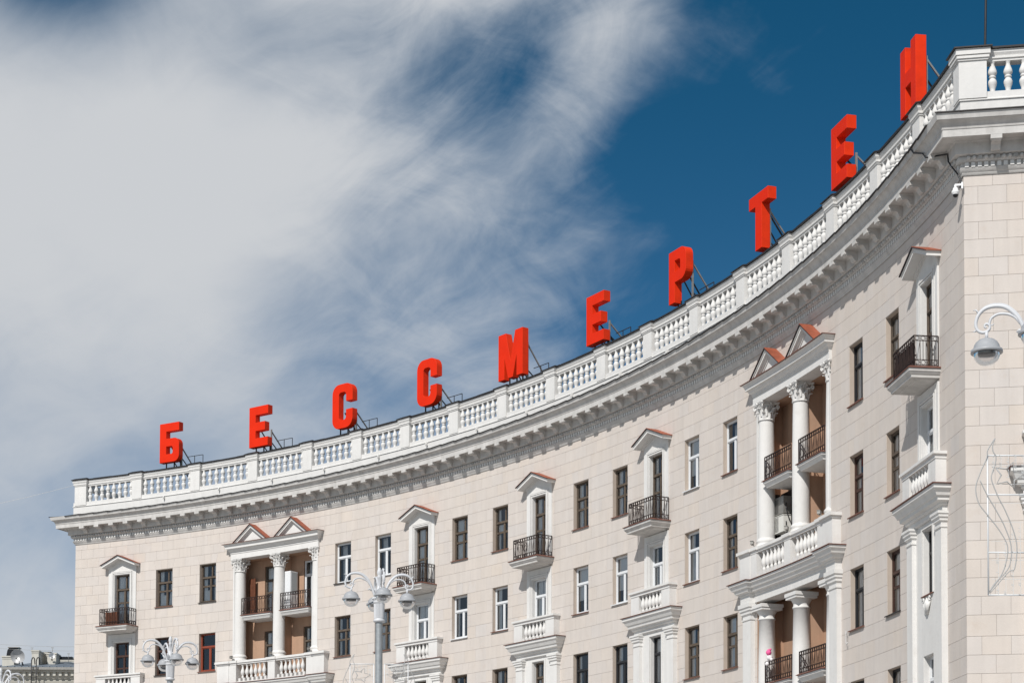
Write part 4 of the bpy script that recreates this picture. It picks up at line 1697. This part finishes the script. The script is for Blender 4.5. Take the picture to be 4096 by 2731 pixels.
bullet_cam(LOGC[1] - 2.7, -.30, 13.46, 'grey camera on the left pedestal of the right loggia balustrade')
bullet_cam(LOGC[1] + .0, -.30, 13.46, 'grey camera on the middle pedestal of the right loggia balustrade')
bullet_cam(LOGC[1] + 2.6, -.30, 13.46, 'grey camera on the right pedestal of the right loggia balustrade')
bullet_cam(LOGC[0] - 2.7, -.30, 13.46, 'grey camera on the left pedestal of the left loggia balustrade')
bullet_cam(LOGC[0] + .0, -.30, 13.46, 'grey camera on the middle pedestal of the left loggia balustrade')
bullet_cam(LOGC[0] + 2.6, -.30, 13.46, 'grey camera on the right pedestal of the left loggia balustrade')

# dome camera and its cable at the corner
F = FB(-.02, 0, 19.86) @ Matrix.Scale(.72, 4)
t = thing('dome_camera', 'white dome camera hanging at the top of the building corner', 'security camera', F)
q = MB(); q.box(-.30, .0, -.16, -.10, .30, .37); q.box(-.07, .0, -.18, -.02, .18, .42); q.tube([(-.28, -.13, .33), (-.28, -.13, .20)], .05, 8); q.build('bracket_arm', M_PLASTICW, t, F)
q = MB(); q.lathe([(.0, .24), (.07, .235), (.10, .19), (.105, .12), (.145, .10), (.145, .04), (.11, .0), (.105, -.03)], 18, (-.28, -.13, 0)); q.build('housing', M_PLASTICW, t, F)
q = MB(); q.lathe([(.10, -.03), (.09, -.09), (.05, -.13), (0, -.14)], 16, (-.28, -.13, 0)); q.build('lens_dome', M_PLASTICB, t, F)
q = MB()
pts = []
for (e, h, ds) in ((1.02, 21.72, 1.55), (.93, 21.56, 1.5), (.80, 21.40, 1.1), (.78, 21.18, .85), (.60, 21.14, .62), (.32, 21.12, .40), (.31, 20.90, .36), (.22, 20.68, .25), (.14, 20.45, .08), (.06, 20.22, -.0), (.10, 20.05, .0)):
    pts.append(arc(S0 - ds, -e, h))
q.tube(pts, .022, 6)
o = q.build('cable', M_PLASTICB, None); o['label'] = 'black cable looping over the cornice corner down to the dome camera'; o['category'] = 'cable'

# air conditioners in the left bay of the right loggia
for k, (z, lab) in enumerate(((14.60, 'upper air conditioner of the pair hung behind the loggia column'), (13.96, 'lower air conditioner of the pair hung behind the loggia column'))):
    F = FM(LOGC[1] - 2.17, .62, z)
    t = thing('air_conditioner', lab, 'air conditioner', F, 'air conditioners in the right loggia')
    q = MB(); q.box(-.38, .38, -.15, .15, 0, .58); q.box(-.40, .40, -.17, .17, .58, .60); q.build('casing', M_STEEL if k == 0 else M_AC, t, F)
    q = MB()
    for i in range(12):
        q.box(-.36, .0, -.156, -.151, .05 + i * .042, .065 + i * .042)
    q.build('grille', M_BLACKST, t, F)
    q = MB(); q.tube([(.385, -.05, .35), (.45, -.08, .15), (.47, -.02, -.10), (.42, .1, -.3)], .02, 6); q.tube([(.30, -.0, -.02), (.30, .8, -.02)], .02, 4); q.tube([(-.30, 0, -.02), (-.30, .8, -.02)], .02, 4); q.build('pipe', M_PLASTICB, t, F)

q = MB(); q.box(-1.42, -.30, .84, .90, 12.42, 15.46)  # black panel added to stand in for deep shade behind the air conditioners
q.build('shade_panel', M_BLACKF, bld, FM(LOGC[1] - 1.32, 0, 0))
q = MB(); q.box(-.03, .03, .02, .84, 12.42, 15.46)  # second black panel, the shade along the left side wall
q.build('shade_panel', M_BLACKF, bld, FM(LOGC[1] - 2.80, 0, 0))

# white cabinet in the left loggia, wooden board in its first bay
F = FM(LOGC[0] + .47, .60, 15.80)
t = thing('balcony_cabinet', 'white cabinet standing on the upper right balcony of the left loggia', 'cabinet', F)
q = MB(); q.box(-.20, .20, -.25, .25, 0, 1.95); q.build('carcass', M_PLASTICW, t, F)
q = MB(); q.box(-.18, .18, -.265, -.252, .03, 1.92); q.build('door', M_WHITEF, t, F)
q = MB(); q.box(.202, .212, -.20, .20, .85, 1.90); q.build('side_panel', M_BLIND, t, F)
F = FM(LOGC[0] - 2.3, .78, 15.80)
t = thing('wooden_board', 'reddish brown wooden board leaning in the left bay of the left loggia', 'board', F)
for i in range(4):
    q = MB(); q.box(-.2 + i * .10, -.2 + i * .10 + .094, -.02, .02, 0, 1.90 + .03 * (i % 2)); q.build('plank', M_BOARD, t, F)
# toy on the low rail of the right loggia
F = FM(LOGC[1] - 1.9, -.02, 9.42)
t = thing('plush_toy', 'pink and white plush toy sitting on the iron rail of the right loggia', 'toy', F)
q = MB(); q.ball((0, 0, .10), .11, 10, 6); q.ball((-.12, 0, .03), .06, 8, 5); q.ball((.13, 0, .02), .06, 8, 5); q.ball((-.16, -.02, -.10), .08, 8, 5); q.build('body', M_TOYW, t, F)
q = MB(); q.ball((.02, -.05, .27), .10, 10, 6); q.ball((-.06, -.02, .37), .04, 8, 5); q.ball((.10, -.02, .37), .04, 8, 5); q.build('head', M_TOY, t, F)
# curled cable end beside the right loggia, white jar on a sill
F = FM(55.2, -.04, 9.35)
q = MB(); q.tube([(0, 0, .10), (.05, -.05, .20), (.14, -.08, .15), (.12, -.08, .02), (.04, -.05, -.12), (.10, -.05, -.25), (.16, -.03, -.18)], .012, 5)
o = q.build('loose_wire', M_GARLAND, None, F); o['label'] = 'loose curled wire end on the wall right of the right loggia'; o['category'] = 'wire'

# mast on the roof at the right edge
X0 = Vector(flat(.62, .6, 23.7))
q = MB(); q.lathe([(.035, 0), (.03, 5), (.022, 9)], 8); o = q.build('roof_mast', M_BLACKST, None, Matrix.Translation(X0) @ Matrix.Rotation(R_(1.4), 4, 'Y'))
o['label'] = 'thin dark mast rising from the corner pier of the parapet'; o['category'] = 'mast'

# ------------------------------------------------------------------ wires
def wire(name, pts, r, label):
    q = MB(); q.tube(pts, r, 4)
    o = q.build(name, M_GARLAND if r > .0095 else M_STEEL, None); o['label'] = label; o['category'] = 'wire'


def PX(x, y, Z):
    """a point at distance Z straight ahead seen at photo pixel x, y"""
    a_, h_ = ray(x, y)
    return Vector((a_ * Z, Z, h_ * Z + EYE))


a = Vector(arc(0.1, -.05, 23.6)); b = PX(-900, 2150, 96)
wire('span_wire', [tuple(a.lerp(b, k / 12) - Vector((0, 0, .35 * 4 * (k / 12) * (1 - k / 12)))) for k in range(13)], .0105, 'thin wire running from the left end of the parapet out of view')
for k, (y0, y1) in enumerate(((2571, 2583), (2587, 2600))):
    a = PX(-60, y0, 118); b = PX(420, y1, 118)
    wire('overhead_wire', [tuple(a.lerp(b, j / 6) - Vector((0, 0, .10 * 4 * (j / 6) * (1 - j / 6)))) for j in range(7)], .008,
         ('upper' if k == 0 else 'lower') + ' of two faint wires above the distant grey roof')

# ------------------------------------------------------------------ distant building at the left
ZB = 128.0
PXM = ZB / 7856


def hz(y, dz=0.0): return ray(150, y)[1] * (ZB + dz) + EYE


def xz(x): return ray(x, 2670)[0] * ZB


bb = thing('distant_cream_building', 'distant cream building with grey sheet roof and bracketed cornice at lower left', 'building')
q = MB()
xl, xr = xz(-420), xz(520)
q.box(xl, xr, ZB, ZB + 12, 0, hz(2712))
for i in range(3):
    z = hz(2718 + i * 5.0)
    q.box(xl, xr, ZB - .05, ZB - .002, z - .045, z)
q.build('wall', M_CREAM, bb)
q = MB()
q.box(xl, xr, ZB - .12, ZB + .5, hz(2712), hz(2705)); q.box(xl, xr, ZB - .42, ZB + .5, hz(2688), hz(2681)); q.box(xl, xr, ZB - .22, ZB + .5, hz(2705) + .002, hz(2688) - .002)
co = q.build('cornice', M_CREAM, bb)
q = MB(); q.box(-.09, .09, -.36, -.222, 0, .24); mm = q.mesh('bracket', M_CREAM)
x = -330
while x < 500:
    link('bracket', mm, co, Matrix.Translation((xz(x), ZB, hz(2688) - .245))); x += 24
q = MB(); q.box(xl, xr, ZB - .60, ZB + .5, hz(2681) + .003, hz(2671)); q.build('gutter', M_STEEL, bb)
q = MB()
# sheet roof rising to an uneven ridge, with low standing seams
RP = [(-420, 2664), (0, 2657), (100, 2644), (225, 2641), (262, 2649), (520, 2652)]
for (xa, ya_), (xb, yb_) in zip(RP, RP[1:]):
    A_, B_ = xz(xa), xz(xb)
    za, zb = hz(ya_, 5), hz(yb_, 5)
    q.poly([(A_, ZB - .6, hz(2671)), (B_, ZB - .6, hz(2671)), (B_, ZB + 5, zb), (A_, ZB + 5, za)])
    q.poly([(B_, ZB + 12, hz(2671)), (A_, ZB + 12, hz(2671)), (A_, ZB + 5, za), (B_, ZB + 5, zb)])
x = -300
while x < 500:
    q.box(xz(x) - .03, xz(x) + .03, ZB - .6, ZB - .3, hz(2671), hz(2671) + .07); x += 28
q.build('roof', M_GREYROOF, bb)
# chimneys: cream blocks with caps
def chimney(x0, x1, y0, y1, zoff, dep, label, cap=True):
    t = thing('chimney', label, 'chimney', Matrix.Translation((xz((x0 + x1) / 2) * (ZB + zoff) / ZB, ZB + zoff, hz(y1, zoff))), 'chimneys on the distant grey roof')
    F = WM[t.name]
    w = (x1 - x0) * PXM / 2
    h = (y1 - y0) * PXM
    q = MB(); q.box(-w, w, 0, dep, -1.6, h); q.build('shaft', M_CREAM, t, F)
    q = MB(); q.box(-w - .05, w + .05, -.05, dep + .05, h + .003, h + .10); q.box(-w - .02, w + .02, -.02, dep + .02, h - .12, h - .05); q.build('cap', M_CREAM, t, F)


chimney(126, 154, 2603, 2663, 1.0, 2.2, 'tallest cream chimney block in the middle of the distant roof')
chimney(155, 188, 2612, 2652, 2.6, 2.6, 'cream chimney just right of the tallest one, half in shade')
chimney(188, 224, 2614, 2648, 2.0, 1.2, 'cream chimney behind the small white satellite dish')
chimney(8, 56, 2627, 2655, 1.6, 1.6, 'low wide cream chimney at the far left of the distant roof')
chimney(232, 330, 2634, 2646, 4.2, 2.0, 'long low cream wall at the right end of the distant roof')


def dish(x, y, r, zoff, yaw, tilt, label, m):
    c = PX(x, y, ZB + zoff)
    F = Matrix.Translation(c) @ Matrix.Rotation(yaw, 4, 'Z') @ Matrix.Rotation(tilt, 4, 'X')
    t = thing('satellite_dish', label, 'satellite dish', F, 'satellite dishes on the distant roof')
    q = MB()
    q.lathe([(0, 0), (r * .35, .03 * r / .5), (r * .7, .12 * r / .5), (r, .26 * r / .5), (r * 1.02, .27 * r / .5), (r * .7, .10 * r / .5), (0, -.02)], 28)
    q.mapv(lambda a, b, c: (a, -c, b * .92))
    q.build('reflector', m, t, F)
    q = MB(); q.tube([(0, -.02, -r * .8), (0, -r * 1.0, -.1)], .02, 5); q.ball((0, -r * 1.0, -.1), .06, 8, 5); q.build('feed_arm', M_STEEL, t, F)
    q = MB(); q.tube([(0, .05, 0), (.1, .25, -r * 1.4)], .05, 6); q.build('mast', M_STEEL, t, F)


dish(78, 2622, .50, .8, R_(-12), R_(12), 'big grey satellite dish on the distant roof', M_DISH)
dish(206, 2621, .21, 1.6, R_(25), R_(5), 'small white satellite dish in front of a cream chimney', M_PLASTICW)
# black chimney cowl
F = Matrix.Translation(PX(54, 2608, ZB + 2.4))
t = thing('chimney_cowl', 'black sheet metal cowl behind the big satellite dish', 'chimney cowl', F)
q = MB(); q.prism([(-.42, -.42), (.20, -.42), (.40, .28), (-.22, .28), (-.34, .1)], -.3, .3); q.build('shell', M_PLASTICB, t, F)
q = MB(); q.prism([(-.30, .283), (.42, .283), (.46, .32), (-.28, .32)], -.36, .36); q.build('cap', M_STEEL, t, F)
# roof ladder with hooped tops
F = Matrix.Translation((xz(146), ZB - .75, 0))
t = thing('roof_ladder', 'dark ladder with hooped handrails climbing over the distant roof edge', 'ladder', F)
for x in (-.15, .17):
    q = MB()
    pts = [(x, 0, hz(2731) - 4), (x, 0, hz(2645))] + [(x + .09 - .09 * math.cos(a), .1, hz(2645) + .14 * math.sin(a) + .05) for a in [j * math.pi / 6 for j in range(7)]] + [(x + .18, .2, hz(2660))]
    q.tube(pts, .035, 6); q.build('rail', M_PLASTICB, t, F)
for z in range(12):
    q = MB(); q.tube([(-.15, 0, hz(2672) - z * .35), (.17, 0, hz(2672) - z * .35)], .02, 4); q.build('rung', M_PLASTICB, t, F)
# antennas and dark pipes on the roof
for (x, y0, y1, lab) in ((127, 2588, 2606, 'left of two short antennas on the tallest distant chimney'), (209, 2587, 2607, 'antenna above the small white satellite dish'),
                         (273, 2610, 2645, 'T-shaped antenna near the corner of the near building')):
    F = Matrix.Translation(PX(x, y1, ZB + 2.2))
    q = MB(); h = (y1 - y0) * PXM
    q.tube([(0, 0, 0), (.03, 0, h)], .015, 5); q.tube([(-.09, 0, h), (.11, 0, h)], .015, 4); q.tube([(-.07, 0, h - .08), (.09, 0, h - .08)], .01, 4)
    o = q.build('antenna', M_STEEL, None, F); o['label'] = lab; o['category'] = 'antenna'; o['group'] = 'antennas on the distant roof'
q = MB(); q.box(0, 1.05, 0, .3, 0, .14)
for i in range(9):
    q.box(.03 + i * .115, .09 + i * .115, -.02, .32, .14, .17)
o = q.build('ridge_vent', M_PLASTICB, None, Matrix.Translation(PX(228, 2634, ZB + 3.0))); o['label'] = 'dark slatted ridge vent at the right end of the distant roof'; o['category'] = 'vent'
q = MB(); q.box(0, .65, 0, .3, 0, .10)
o = q.build('ridge_vent', M_PLASTICB, None, Matrix.Translation(PX(166, 2611, ZB + 4.0))); o['label'] = 'short dark vent between the distant chimneys'; o['category'] = 'vent'

# ------------------------------------------------------------------ ground
q = MB()
q.poly([(-1500, -1500, 0), (1500, -1500, 0), (1500, 1500, 0), (-1500, 1500, 0)])
q.build('ground', M_GROUND, None, kind='structure')

scn.cycles.max_bounces = 8
scn.cycles.transparent_max_bounces = 12
scn.cycles.use_adaptive_sampling = True
